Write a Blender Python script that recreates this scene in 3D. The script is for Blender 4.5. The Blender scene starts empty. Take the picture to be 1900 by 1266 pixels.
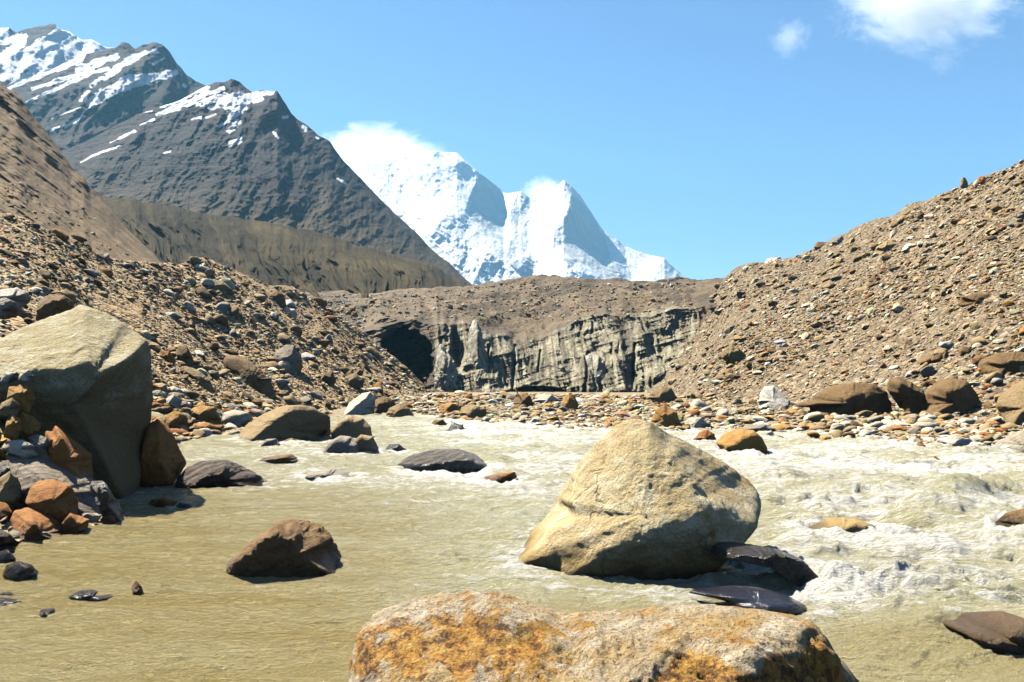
import bpy, bmesh, math, random
import numpy as np
from mathutils import Vector
from mathutils.bvhtree import BVHTree

SC = bpy.context.scene
COL = SC.collection
rad = math.radians
FPX = 1500.0                      # focal length in photograph pixels (1900 wide)
CAMZ = 2.0
PITCH = math.atan(82 / FPX)       # horizon a little below the middle of the frame

# ------------------------------------------------------------------ camera, sky, sun, exposure
cam = bpy.data.cameras.new('camera'); camo = bpy.data.objects.new('camera', cam); COL.objects.link(camo)
cam.sensor_width = 36.0; cam.lens = 36.0 * FPX / 1900.0
cam.clip_start = 0.1; cam.clip_end = 20000
camo.location = (0, 0, CAMZ); camo.rotation_euler = (math.pi / 2 + PITCH, 0, 0)
SC.camera = camo

SUN = Vector((-0.52, 0.40, 0.88)).normalized()
world = bpy.data.worlds.new('World'); SC.world = world; world.use_nodes = True
wt = world.node_tree
sky = wt.nodes.new('ShaderNodeTexSky'); sky.sky_type = 'NISHITA'; sky.sun_disc = False
sky.sun_elevation = math.asin(SUN.z); sky.sun_rotation = math.atan2(SUN.x, SUN.y)
sky.altitude = 4000; sky.air_density = 1.4; sky.dust_density = 0.0; sky.ozone_density = 6.0
bg = wt.nodes['Background']; bg.inputs['Strength'].default_value = 0.055
wt.links.new(sky.outputs[0], bg.inputs['Color'])
sl = bpy.data.lights.new('sun', 'SUN'); sl.energy = 5.0; sl.angle = rad(0.5); sl.color = (1.0, 0.94, 0.82)
so = bpy.data.objects.new('sun', sl); COL.objects.link(so)
so.rotation_euler = SUN.to_track_quat('Z', 'Y').to_euler()
SC.view_settings.view_transform = 'Standard'; SC.view_settings.look = 'None'
SC.view_settings.exposure = 1.6; SC.view_settings.gamma = 1.0
try:
    SC.cycles.volume_bounces = 1
    SC.cycles.max_bounces = 6; SC.cycles.diffuse_bounces = 0
    SC.cycles.use_denoising = True
except Exception:
    pass

# ------------------------------------------------------------------ helpers: pixels to points, noise
def P(px, py, D):
    """photograph pixel at distance D (along y) -> world point(s)"""
    px = np.asarray(px, float); py = np.asarray(py, float); D = np.asarray(D, float)
    px, py, D = np.broadcast_arrays(px, py, D)
    u = (633 - py) / FPX
    dy = math.cos(PITCH) - u * math.sin(PITCH); dz = math.sin(PITCH) + u * math.cos(PITCH)
    s = D / dy
    return np.stack([(px - 950) / FPX * s, D, CAMZ + dz * s], -1)

def G(px, py, z=0.0):
    """photograph pixel on the level plane z"""
    px = np.asarray(px, float); py = np.asarray(py, float)
    u = (633 - py) / FPX
    dy = math.cos(PITCH) - u * math.sin(PITCH); dz = math.sin(PITCH) + u * math.cos(PITCH)
    s = (z - CAMZ) / dz
    return np.stack([(px - 950) / FPX * s, dy * s, np.full_like(s, z)], -1)

def pix(p):
    p = np.asarray(p, float); q = p - np.array([0, 0, CAMZ])
    f = q[..., 1] * math.cos(PITCH) + q[..., 2] * math.sin(PITCH)
    u = -q[..., 1] * math.sin(PITCH) + q[..., 2] * math.cos(PITCH)
    return 950 + FPX * q[..., 0] / f, 633 - FPX * u / f

def _h(ix, iy, iz, seed):
    h = (ix.astype(np.uint32) * np.uint32(374761393) + iy.astype(np.uint32) * np.uint32(668265263)
         + iz.astype(np.uint32) * np.uint32(2147483647) + np.uint32((seed * 974634777 + 12345) & 0xffffffff))
    h = (h ^ (h >> np.uint32(13))) * np.uint32(1274126177)
    h = (h ^ (h >> np.uint32(15))) * np.uint32(2246822519)
    h = h ^ (h >> np.uint32(16))
    return (h & np.uint32(0xffffff)).astype(float) / float(0xffffff)

def vnoise(p, seed=0):
    p = np.asarray(p, float)
    i = np.floor(p).astype(np.int64); f = p - i
    w = f * f * f * (f * (f * 6 - 15) + 10)
    x, y, z = i[..., 0], i[..., 1], i[..., 2]
    r = 0
    for dx in (0, 1):
        wx = w[..., 0] if dx else 1 - w[..., 0]
        for dy in (0, 1):
            wy = w[..., 1] if dy else 1 - w[..., 1]
            for dz in (0, 1):
                wz = w[..., 2] if dz else 1 - w[..., 2]
                r = r + wx * wy * wz * _h(x + dx, y + dy, z + dz, seed)
    return r * 2 - 1

def fbm(p, octv=4, seed=0, gain=0.5, lac=2.07):
    p = np.asarray(p, float); a = 1.0; r = 0; t = 0
    for k in range(octv):
        r = r + a * vnoise(p * lac ** k + 17.3 * k, seed + k); t += a; a *= gain
    return r / t

def ridged(p, octv=4, seed=0, gain=0.5, lac=2.1):
    p = np.asarray(p, float); a = 1.0; r = 0; t = 0
    for k in range(octv):
        r = r + a * (1 - 2 * np.abs(vnoise(p * lac ** k + 9.1 * k, seed + k))); t += a; a *= gain
    return r / t

def v3(a, b, c):
    a, b, c = np.broadcast_arrays(np.asarray(a, float), b, c)
    return np.stack([a, b, c], -1)

def sstep(a, b, x):
    t = np.clip((x - a) / (b - a), 0, 1); return t * t * (3 - 2 * t)

# ------------------------------------------------------------------ helpers: meshes
def mesh_np(name, V, F, mat=None, smooth=True, attrs=None, link=True):
    V = np.ascontiguousarray(V, np.float32); F = np.ascontiguousarray(F, np.int32)
    k = F.shape[1]
    me = bpy.data.meshes.new(name)
    me.vertices.add(len(V)); me.vertices.foreach_set('co', V.ravel())
    me.loops.add(F.size); me.loops.foreach_set('vertex_index', F.ravel())
    me.polygons.add(len(F)); me.polygons.foreach_set('loop_start', np.arange(0, F.size, k, dtype=np.int32))
    me.update(calc_edges=True)
    me.polygons.foreach_set('use_smooth', np.full(len(F), bool(smooth)))
    for n, a in (attrs or {}).items():
        a = np.ascontiguousarray(a, np.float32)
        if a.ndim == 1:
            me.attributes.new(n, 'FLOAT', 'POINT').data.foreach_set('value', a)
        else:
            me.attributes.new(n, 'FLOAT_COLOR', 'POINT').data.foreach_set('color', a.ravel())
    if mat: me.materials.append(mat)
    ob = bpy.data.objects.new(name, me)
    if link: COL.objects.link(ob)
    return ob

def grid_faces(nv, nu):
    i = np.arange(nv - 1)[:, None] * nu + np.arange(nu - 1)[None]
    return np.stack([i, i + 1, i + nu + 1, i + nu], -1).reshape(-1, 4)

def gnormals(S):
    a = np.gradient(S, axis=0); b = np.gradient(S, axis=1)
    n = np.cross(a, b); n /= np.linalg.norm(n, axis=-1, keepdims=True) + 1e-9
    return n

def structure(o):
    o['kind'] = 'structure'; return o

def tag(o, label, cat, group=None):
    o['label'] = label; o['category'] = cat
    if group: o['group'] = group
    return o

def cr(A, n):
    """Catmull-Rom through the rows of A, n samples"""
    A = np.asarray(A, float); m = len(A)
    B = np.concatenate([2 * A[:1] - A[1:2], A, 2 * A[-1:] - A[-2:-1]])
    t = np.linspace(0, m - 1, n); i = np.minimum(t.astype(int), m - 2); f = t - i
    f = f.reshape((-1,) + (1,) * (A.ndim - 1))
    p0, p1, p2, p3 = B[i], B[i + 1], B[i + 2], B[i + 3]
    return 0.5 * (2 * p1 + (p2 - p0) * f + (2 * p0 - 5 * p1 + 4 * p2 - p3) * f * f + (3 * p1 - p0 - 3 * p2 + p3) * f ** 3)

_ico = {}
def ico(sub):
    if sub not in _ico:
        bm = bmesh.new(); bmesh.ops.create_icosphere(bm, subdivisions=sub, radius=1.0)
        V = np.array([v.co[:] for v in bm.verts]); F = np.array([[v.index for v in f.verts] for f in bm.faces])
        bm.free(); V /= np.linalg.norm(V, axis=1, keepdims=True)
        _ico[sub] = (V, F)
    return _ico[sub]

# ------------------------------------------------------------------ helpers: materials
def nd(nt, t, ins=None, **props):
    n = nt.nodes.new(t)
    for k, v in props.items(): setattr(n, k, v)
    for k, v in (ins or {}).items():
        s = n.inputs[k]
        if isinstance(v, bpy.types.NodeSocket): nt.links.new(v, s)
        else: s.default_value = v
    return n

def c4(c): return tuple(0.86 * x ** 1.22 for x in c[:3]) + (1.0,)     # one place to set all albedos

def ramp(nt, fac, stops):
    r = nd(nt, 'ShaderNodeValToRGB', {0: fac}); cr_ = r.color_ramp
    while len(cr_.elements) < len(stops): cr_.elements.new(0.5)
    for e, (p, c) in zip(cr_.elements, stops):
        e.position = p; e.color = c4(c) if isinstance(c, (tuple, list)) else (c, c, c, 1)
    return r.outputs[0]

def mixc(nt, f, a, b, mode='MIX'):
    n = nd(nt, 'ShaderNodeMix', data_type='RGBA', blend_type=mode)
    for i, v in ((0, f), (6, a), (7, b)):
        if isinstance(v, bpy.types.NodeSocket): nt.links.new(v, n.inputs[i])
        else: n.inputs[i].default_value = c4(v) if isinstance(v, (tuple, list)) else v
    return n.outputs[2]

def mth(nt, op, a, b=0.0, c=0.0, clamp=False):
    n = nd(nt, 'ShaderNodeMath', {0: a, 1: b, 2: c}, operation=op, use_clamp=clamp); return n.outputs[0]

def noise(nt, vec, scale, detail=4, rough=0.55, dist=0.0):
    return nd(nt, 'ShaderNodeTexNoise', {'Vector': vec, 'Scale': scale, 'Detail': detail, 'Roughness': rough, 'Distortion': dist}).outputs[0]

def newmat(name):
    m = bpy.data.materials.new(name); m.use_nodes = True
    nt = m.node_tree; b = nt.nodes['Principled BSDF']
    return m, nt, b

def objvec(nt, scale=(1, 1, 1), rot=(0, 0, 0), out='Object'):
    tc = nd(nt, 'ShaderNodeTexCoord')
    mp = nd(nt, 'ShaderNodeMapping', {'Vector': tc.outputs[out], 'Scale': scale, 'Rotation': rot})
    return mp.outputs[0]

def attr(nt, n, out='Fac'):
    return nd(nt, 'ShaderNodeAttribute', attribute_name=n).outputs[out]

def rock_mat(name, base, alt, stain=None, stain_amt=0.5, speck=0.5, strata=0.0, s=1.0, rough=0.85, bump=0.5, spec=0.25, wetline=True, light=None, darkc=None, streak=0.0, low=None, iron=False):
    m, nt, b = newmat(name)
    v = objvec(nt, (s, s, s))
    n1 = noise(nt, v, 1.3, 5, 0.6)
    col = mixc(nt, ramp(nt, n1, [(0.38, 0.0), (0.62, 1.0)]), base, alt)
    if light:
        n5 = noise(nt, objvec(nt, (s * .9, s * 1.2, s * 1.7), (0.3, 0.2, 0.5)), 2.1, 6, 0.65)
        col = mixc(nt, ramp(nt, n5, [(0.5, 0.0), (0.62, 1.0)]), col, light)
    if stain:
        n2 = noise(nt, objvec(nt, (s * 1.1, s, s * .6), (0, 0, 1.1)), 1.7, 6, 0.65, 0.6)
        lo = 0.70 - 0.35 * stain_amt
        col = mixc(nt, ramp(nt, n2, [(lo, 0.0), (lo + 0.12, 1.0)]), col, stain)
    h = noise(nt, v, 6.0, 8, 0.68)
    if strata > 0:
        w = nd(nt, 'ShaderNodeTexWave', {'Vector': objvec(nt, (s, s, s), (0.35, 0.5, 0.3)), 'Scale': 2.2, 'Distortion': 5.0, 'Detail': 4.0, 'Detail Scale': 1.6},
               wave_type='BANDS', bands_direction='Z').outputs[1]
        col = mixc(nt, mth(nt, 'MULTIPLY', ramp(nt, w, [(0.25, 1.0), (0.6, 0.0)]), strata), col, darkc or tuple(x * 0.4 for x in base))
        h = mth(nt, 'ADD', h, mth(nt, 'MULTIPLY', w, 0.5 * strata))
    n3 = noise(nt, v, 26.0, 5, 0.7)
    col = mixc(nt, mth(nt, 'MULTIPLY', ramp(nt, n3, [(0.57, 0.0), (0.62, 1.0)]), speck), col, darkc or tuple(x * 0.35 for x in base))
    n4 = noise(nt, v, 14.0, 4, 0.7)
    col = mixc(nt, mth(nt, 'MULTIPLY', ramp(nt, n4, [(0.55, 0.0), (0.7, 1.0)]), 0.35), col, tuple(min(0.8, x * 1.5 + 0.05) for x in base))
    if iron:                         # iron-stained crags
        fi = mth(nt, 'ADD', attr(nt, 'iron'), mth(nt, 'MULTIPLY', mth(nt, 'SUBTRACT', noise(nt, v, 5.0, 6, 0.75), 0.5), 1.6))
        col = mixc(nt, nd(nt, 'ShaderNodeMapRange', {0: fi, 1: 0.40, 2: 0.56, 3: 0.0, 4: 0.92}).outputs[0], col, ramp(nt, noise(nt, v, 9.0, 6, 0.75), [(0.42, (0.16, 0.06, 0.01)), (0.50, (0.70, 0.36, 0.05)), (0.64, (0.86, 0.58, 0.17))]))
    ce = nd(nt, 'ShaderNodeTexVoronoi', {'Vector': nd(nt, 'ShaderNodeVectorMath', {0: v, 1: nd(nt, 'ShaderNodeVectorMath', {0: nd(nt, 'ShaderNodeTexNoise', {'Vector': v, 'Scale': 2.5, 'Detail': 5.0}).outputs[1], 1: (0.5, 0.5, 0.5)}, operation='MULTIPLY').outputs[0]}, operation='ADD').outputs[0], 'Scale': 0.8}, feature='DISTANCE_TO_EDGE').outputs[0]
    crack = mth(nt, 'MULTIPLY', ramp(nt, ce, [(0.0, 1.0), (0.014, 0.0)]), ramp(nt, noise(nt, v, 1.1, 2), [(0.52, 0.0), (0.64, 0.0 if iron else 0.8)]))
    col = mixc(nt, mth(nt, 'MULTIPLY', crack, 0.7), col, tuple(x * 0.25 for x in base))
    h = mth(nt, 'SUBTRACT', h, mth(nt, 'MULTIPLY', crack, 0.5))
    if low:                          # browner towards the foot of the rock, up to this height
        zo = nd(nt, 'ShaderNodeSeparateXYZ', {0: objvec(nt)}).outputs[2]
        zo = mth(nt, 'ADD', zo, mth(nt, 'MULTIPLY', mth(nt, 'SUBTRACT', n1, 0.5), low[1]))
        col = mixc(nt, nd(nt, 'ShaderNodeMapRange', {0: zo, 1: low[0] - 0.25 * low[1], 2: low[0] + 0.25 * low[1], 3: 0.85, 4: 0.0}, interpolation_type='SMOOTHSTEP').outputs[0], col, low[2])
    if streak:
        ns = noise(nt, objvec(nt, (s * 1.0, s * 1.0, s * 0.22), (0.1, 0.15, 0)), 22.0, 5, 0.75)
        col = mixc(nt, mth(nt, 'MULTIPLY', ramp(nt, ns, [(0.52, 0.0), (0.60, 1.0)]), streak), col, darkc or tuple(x * 0.3 for x in base))
        h = mth(nt, 'ADD', h, mth(nt, 'MULTIPLY', ns, 0.4))
    n6 = noise(nt, v, 75.0, 3, 0.8)
    col = mixc(nt, ramp(nt, n6, [(0.40, 0.32), (0.50, 0.0)]), col, tuple(x * 0.4 for x in base))
    roughv = rough
    if wetline:                     # a wet band just above the river
        z = nd(nt, 'ShaderNodeSeparateXYZ', {0: nd(nt, 'ShaderNodeNewGeometry').outputs['Position']}).outputs[2]
        zz = mth(nt, 'ADD', z, mth(nt, 'MULTIPLY', mth(nt, 'SUBTRACT', n1, 0.5), 0.5))
        wet = mth(nt, 'SUBTRACT', 1.0, mth(nt, 'SMOOTHSTEP', zz, 0.05, 0.2) if False else nd(nt, 'ShaderNodeMapRange', {0: zz, 1: 0.05, 2: 0.20}, interpolation_type='SMOOTHSTEP').outputs[0])
        col = mixc(nt, mth(nt, 'MULTIPLY', wet, 0.75), col, tuple(x * 0.25 for x in base))
        roughv = mth(nt, 'SUBTRACT', rough, mth(nt, 'MULTIPLY', wet, 0.5))
    nt.links.new(col, b.inputs['Base Color'])
    if isinstance(roughv, float): b.inputs['Roughness'].default_value = roughv
    else: nt.links.new(roughv, b.inputs['Roughness'])
    b.inputs['Specular IOR Level'].default_value = spec
    bp = nd(nt, 'ShaderNodeBump', {'Height': mth(nt, 'ADD', h, mth(nt, 'ADD', mth(nt, 'MULTIPLY', n3, 0.4), mth(nt, 'MULTIPLY', n6, 0.15))), 'Strength': min(1, bump * 1.3), 'Distance': 0.18 / s})
    nt.links.new(bp.outputs[0], b.inputs['Normal'])
    return m

TAN = (0.46, 0.34, 0.185); PALE = (0.68, 0.59, 0.425); GREY = (0.46, 0.395, 0.295); RUST = (0.44, 0.21, 0.07)
BROWN = (0.32, 0.21, 0.105); OCHRE = (0.54, 0.345, 0.125); WHITE = (0.78, 0.72, 0.61); DARK = (0.07, 0.058, 0.05)
PAL = {'tan': TAN, 'pale': PALE, 'grey': GREY, 'rusty': RUST, 'brown': BROWN, 'ochre': OCHRE, 'whitish': WHITE, 'dark': DARK}

def gravel_mat(name, base, alt, sc1, sc2, bump=0.8, patch=0.12, dist=0.25, dark=0.6):
    """fine rubble between the modelled stones: cells of differing stone colour"""
    m, nt, b = newmat(name)
    v = objvec(nt)
    p = noise(nt, v, patch, 4, 0.6)
    col = mixc(nt, ramp(nt, p, [(0.35, 0.0), (0.65, 1.0)]), base, alt)
    vo = nd(nt, 'ShaderNodeTexVoronoi', {'Vector': v, 'Scale': sc1, 'Randomness': 1.0})
    v2 = nd(nt, 'ShaderNodeTexVoronoi', {'Vector': v, 'Scale': sc2, 'Randomness': 1.0})
    hsv = nd(nt, 'ShaderNodeSeparateColor', {0: vo.outputs['Color']})
    cell = ramp(nt, hsv.outputs[0], [(0.0, tuple(x * 0.45 for x in base)), (0.35, base), (0.6, alt), (0.82, TAN), (0.93, PALE), (1.0, WHITE)])
    hs2 = nd(nt, 'ShaderNodeSeparateColor', {0: v2.outputs['Color']})
    cell2 = ramp(nt, hs2.outputs[0], [(0.0, tuple(x * dark for x in base)), (0.4, base), (0.75, alt), (1.0, PALE)])
    col = mixc(nt, 0.45, col, cell)
    col = mixc(nt, 0.4, col, cell2)
    nt.links.new(col, b.inputs['Base Color'])
    b.inputs['Roughness'].default_value = 0.95; b.inputs['Specular IOR Level'].default_value = 0.12
    h = mth(nt, 'ADD', mth(nt, 'MULTIPLY', mth(nt, 'SUBTRACT', 1.0, vo.outputs['Distance']), 0.7),
            mth(nt, 'MULTIPLY', mth(nt, 'SUBTRACT', 1.0, v2.outputs['Distance']), 0.4))
    bp = nd(nt, 'ShaderNodeBump', {'Height': h, 'Strength': bump, 'Distance': dist})
    nt.links.new(bp.outputs[0], b.inputs['Normal'])
    return m

def stone_mat():
    """scattered rubble: each stone its own stone colour (attribute 'col')"""
    m, nt, b = newmat('loose_stone')
    c = attr(nt, 'col', 'Color')
    v = objvec(nt)
    n = noise(nt, v, 5.0, 5, 0.65)
    col = mixc(nt, ramp(nt, n, [(0.35, 0.75), (0.7, 0.0)]), c, mixc(nt, 1.0, c, (0.55, 0.5, 0.42), 'MULTIPLY'))
    nt.links.new(col, b.inputs['Base Color'])
    b.inputs['Roughness'].default_value = 0.85; b.inputs['Specular IOR Level'].default_value = 0.2
    bp = nd(nt, 'ShaderNodeBump', {'Height': noise(nt, v, 16.0, 4, 0.7), 'Strength': 0.5, 'Distance': 0.05})
    nt.links.new(bp.outputs[0], b.inputs['Normal'])
    return m

# ------------------------------------------------------------------ terrain: ground sheet
SURF = []                      # (name, V, F) used to set stones on the ground
def keep(name, V, F): SURF.append((name, np.asarray(V), np.asarray(F)))

RIVER = np.array([(-6, -30), (-6, 5), (-6.5, 9.5), (-6.0, 12.2), (-6.6, 15.5), (-11.6, 28), (-10.9, 33), (-11.8, 48), (-10, 55),
                  (-6.5, 55), (-4.6, 49), (-1.4, 43), (3.4, 34.5), (9.5, 36.5), (10.7, 30), (13, 26.2), (15.4, 24.0), (27, 20), (70, 13), (70, -30)])
def river_sd(x, y):
    """signed distance to the river's edge, negative in the water"""
    p = np.stack([x, y], -1); best = np.full(x.shape, 1e9); ins = np.zeros(x.shape, bool)
    n = len(RIVER)
    for i in range(n):
        a = RIVER[i]; c = RIVER[(i + 1) % n]; e = c - a
        w = p - a; t = np.clip((w @ e) / (e @ e), 0, 1)
        best = np.minimum(best, np.linalg.norm(w - t[..., None] * e, axis=-1))
        cond = ((a[1] > y) != (c[1] > y)) & (x < (c[0] - a[0]) * (y - a[1]) / (c[1] - a[1] + 1e-12) + a[0])
        ins ^= cond
    return np.where(ins, -best, best)

def ground_z(x, y):
    d = river_sd(x, y)
    d = d + 0.5 * fbm(v3(x * .5, y * .5, 3.0), 3, 5)
    z = np.where(d < 0, np.maximum(-0.7, d * 0.35), 0.03 + np.minimum(0.9, d * 0.045))
    return z + 0.04 * fbm(v3(x * 1.1, y * 1.1, 1.0), 3, 8) * (np.abs(y) < 150)

def warp(n, near, far):
    t = np.linspace(-1, 1, n); return np.sign(t) * near * (np.exp(np.abs(t) * math.log(far / near + 1)) - 1)
gx = np.sort(np.concatenate([warp(70, 14, 2400), np.linspace(-14, 34, 190)]))
gy = np.concatenate([-warp(25, 30, 1400)[13:][::-1], np.linspace(0.5, 62, 240), 62 + warp(80, 20, 2880)[41:]])
X, Y = np.meshgrid(gx, gy)
Vg = np.stack([X, Y, ground_z(X, Y)], -1).reshape(-1, 3); Fg = grid_faces(len(gy), len(gx))
M_ground = gravel_mat('river_gravel', (0.30, 0.24, 0.16), (0.40, 0.33, 0.23), 7.0, 17.0, 0.8, 0.6, 0.08)
structure(mesh_np('ground', Vg, Fg, M_ground))
keep('ground', Vg, Fg)

# ------------------------------------------------------------------ terrain: the two moraine slopes
M_left = gravel_mat('moraine_rubble', (0.38, 0.275, 0.16), (0.50, 0.375, 0.225), 2.2, 5.5, 1.0, 0.12, 0.4)
M_right = gravel_mat('moraine_rubble_right', (0.225, 0.178, 0.122), (0.32, 0.255, 0.178), 1.7, 4.4, 1.0, 0.09, 0.5)  # greyer, darker rubble colour for the right slope

def slope(name, base, ridge, nu, nv, mat, amp, seed, power=1.15, back=(0, 14, -6), bumps=()):
    base = np.array(base, float); ridge = np.array(ridge, float)
    rows = []
    for t in np.linspace(0, 1, 6):
        q = base + (ridge - base) * t
        q[:, 2] = base[:, 2] + (ridge[:, 2] - base[:, 2]) * t ** power
        rows.append(q)
    S = cr(np.stack([cr(r, nu) for r in rows]), nv)
    n = gnormals(S)
    if n[..., 2].mean() < 0: n = -n
    sc = 0.05
    d = fbm(S * sc, 3, seed) * 1.6 * amp + fbm(S * 0.22, 4, seed + 5) * 0.55 * amp + fbm(S * 1.0, 3, seed + 9) * 0.16 * amp
    dist = np.clip(S[..., 1] / 60, 0.12, 1.0)
    S = S + n * (d * dist)[..., None]
    for bx, by, sx, sy, hh in bumps:
        S[..., 2] += hh * np.exp(-((S[..., 0] - bx) / sx) ** 2 - ((S[..., 1] - by) / sy) ** 2)
    tail = [S[-1] + np.array(back) * k + np.array([0, 0, -0.2 * k * k]) for k in (0.25, 0.6, 1.2, 2.0)]
    S = np.concatenate([S, np.stack(tail)])
    V = S.reshape(-1, 3); F = grid_faces(S.shape[0], S.shape[1])
    o = structure(mesh_np(name, V, F, mat)); keep(name, V, F); return o

lb = [(-5.6, 2, -.4), (-6.2, 9, -.3), (-6.3, 12.3, -.3), (-7.6, 16, -.3), (-12.4, 29, -.2), (-11.6, 36, -.2), (-12.6, 49, -.2), (-11, 58, -.1), (-9.5, 78, -.1), (-10.5, 112, -.3), (-11, 128, -.5)]
lr = [P(-1500, 300, 24), P(-700, 330, 34), P(-200, 370, 44), P(20, 402, 52), P(110, 425, 58), P(210, 470, 64), P(310, 492, 72), P(400, 484, 82), P(490, 524, 98), P(590, 560, 118), P(790, 715, 132)]
slope('moraine_slope', lb, lr, 330, 260, M_left, 0.9, 21, 1.1, (-3, 14, -5),
      [(-9.6, 12.2, 1.9, 2.0, 1.5), (-12.5, 13, 3, 4, 1.0)])

rb = [P(1150, 744, 120), P(1215, 750, 92), P(1300, 758, 64), P(1420, 766, 50), P(1560, 772, 43), P(1720, 778, 38), P(1900, 784, 34), P(2200, 806, 29), P(2900, 860, 21), P(4200, 900, 15)]
rb = [p - np.array([0, 0, 0.25]) for p in rb]
rr = [P(1325, 548, 166), P(1362, 506, 156), P(1400, 484, 146), P(1470, 470, 138), P(1545, 446, 128), P(1640, 405, 116), P(1770, 343, 100), P(1900, 287, 88), P(2250, 170, 68), P(3200, -150, 45)]
slope('moraine_slope', rb, rr, 360, 300, M_right, 1.0, 44, 1.2, (4, 14, -5))

# ------------------------------------------------------------------ terrain: surfaces seen face on (hill, mountains, glacier)
def interp_xy(pts, x):
    pts = np.array(pts, float); return np.interp(x, pts[:, 0], pts[:, 1])

def seg_dist(px, py, pts):
    """distance to a polyline, with sign (+ right of it) and position along it"""
    best = np.full(px.shape, 1e9); sg = np.zeros(px.shape); al = np.zeros(px.shape)
    pts = np.array(pts, float); L = np.concatenate([[0], np.cumsum(np.linalg.norm(np.diff(pts[:, :2], axis=0), axis=1))])
    for i in range(len(pts) - 1):
        a = pts[i, :2]; e = pts[i + 1, :2] - a; l2 = e @ e
        wx = px - a[0]; wy = py - a[1]
        t = np.clip((wx * e[0] + wy * e[1]) / l2, 0, 1)
        dx = wx - t * e[0]; dy = wy - t * e[1]; d = np.hypot(dx, dy)
        m = d < best
        best = np.where(m, d, best); sg = np.where(m, np.sign(dx * -e[1] + dy * e[0]) * -1, sg)
        al = np.where(m, (L[i] + t * (L[i + 1] - L[i])) / L[-1], al)
    return best, sg, al

def face_surface(name, sil, x0, x1, nu, nv, ybot, depth, mat, attrfn=None, rough=2.0, seed=0, backstep=60, tpow=1.0, smooth=True, skirt=716, post=None):
    xs = np.linspace(x0, x1, nu)
    ys = interp_xy(sil, xs) + rough * (fbm(v3(xs / 22, seed, 0.5), 4, seed) * 1.2)
    yb = np.full(nu, float(ybot)) if np.isscalar(ybot) else interp_xy(ybot, xs)
    yb = np.maximum(yb, ys + 5)
    t = np.linspace(0, 1, nv)[:, None] ** tpow
    PX = np.broadcast_to(xs, (nv, nu)); PY = ys + (yb - ys) * t
    D = depth(PX, PY, np.broadcast_to(t, (nv, nu)))
    S = P(PX, PY, D)
    if post: S = post(PX, PY, S)
    a = attrfn(PX, PY, S) if attrfn else {}
    back = []
    for k in (3, 2, 1):
        q = S[0].copy(); q[:, 1] += backstep * k; q[:, 2] -= backstep * (0.35 * k + 0.15 * k * k); back.append(q)
    sk = P(xs, np.maximum(yb, skirt) + 2, D[-1] * 0.985)[None]
    S2 = np.concatenate([np.stack(back), S, sk])
    a = {k: np.concatenate([np.repeat(v[:1], 3, 0), v, v[-1:]]).ravel() for k, v in a.items()}
    V = S2.reshape(-1, 3); F = grid_faces(S2.shape[0], nu)
    o = mesh_np(name, V, F, mat, smooth, a)
    return o, V, F

# --- bare rock hill rising behind the left rubble
def hill_mat():
    m, nt, b = newmat('bedrock')
    v = objvec(nt, (1, 1, 1), (0, 0.75, 0.0)); v2 = objvec(nt, (0.35, 1, 1.6), (0, 0.72, 0.0))
    n = noise(nt, v, 0.22, 7, 0.65); n2 = noise(nt, v2, 0.9, 7, 0.7, 0.4); n3 = noise(nt, v, 2.2, 6, 0.7)
    col = ramp(nt, n, [(0.3, (0.19, 0.14, 0.085)), (0.5, (0.30, 0.22, 0.13)), (0.68, (0.42, 0.31, 0.19))])
    col = mixc(nt, ramp(nt, n2, [(0.52, 0.0), (0.64, 0.8)]), col, (0.10, 0.075, 0.05))
    col = mixc(nt, ramp(nt, n3, [(0.58, 0.0), (0.72, 0.6)]), col, (0.36, 0.30, 0.22))
    nt.links.new(col, b.inputs['Base Color']); b.inputs['Roughness'].default_value = 0.9; b.inputs['Specular IOR Level'].default_value = 0.15
    h = mth(nt, 'ADD', n2, mth(nt, 'MULTIPLY', n3, 0.5))
    nt.links.new(nd(nt, 'ShaderNodeBump', {'Height': h, 'Strength': 0.9, 'Distance': 0.7}).outputs[0], b.inputs['Normal'])
    return m
def hill_depth(px, py, t):
    d = 150 - 68 * t + (px - 150) * 0.035
    q = v3(px * 0.80 + py * 0.6, (-px * 0.6 + py * 0.8) * 2.2, 3)
    d = d - ridged(q / 150, 6, 3, .6) * 1.8 - fbm(v3(px / 9, py / 9, 7), 4, 9) * 0.35 - 1.1 * ridged(v3((px * .8 + py * .6) / 70, (py * .8 - px * .6) / 11, 4), 4, 19, .6)
    b, s, a = seg_dist(px, py, [(0, 190), (110, 330), (165, 375), (215, 440)])
    d = d + 2.2 * np.exp(-(b / 9) ** 2)
    return d
o, V, F = face_surface('hill', [(-900, -420), (-300, -40), (-60, 110), (0, 156), (30, 172), (60, 213), (100, 262), (132, 308), (155, 328), (168, 350), (200, 380), (232, 420), (262, 450), (300, 488), (330, 520)],
                       -900, 330, 420, 260, [(-900, 470), (0, 470), (200, 520), (330, 545)], hill_depth, hill_mat(), None, 4.0, 31, 12)
structure(o); keep('hill', V, F)

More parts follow.
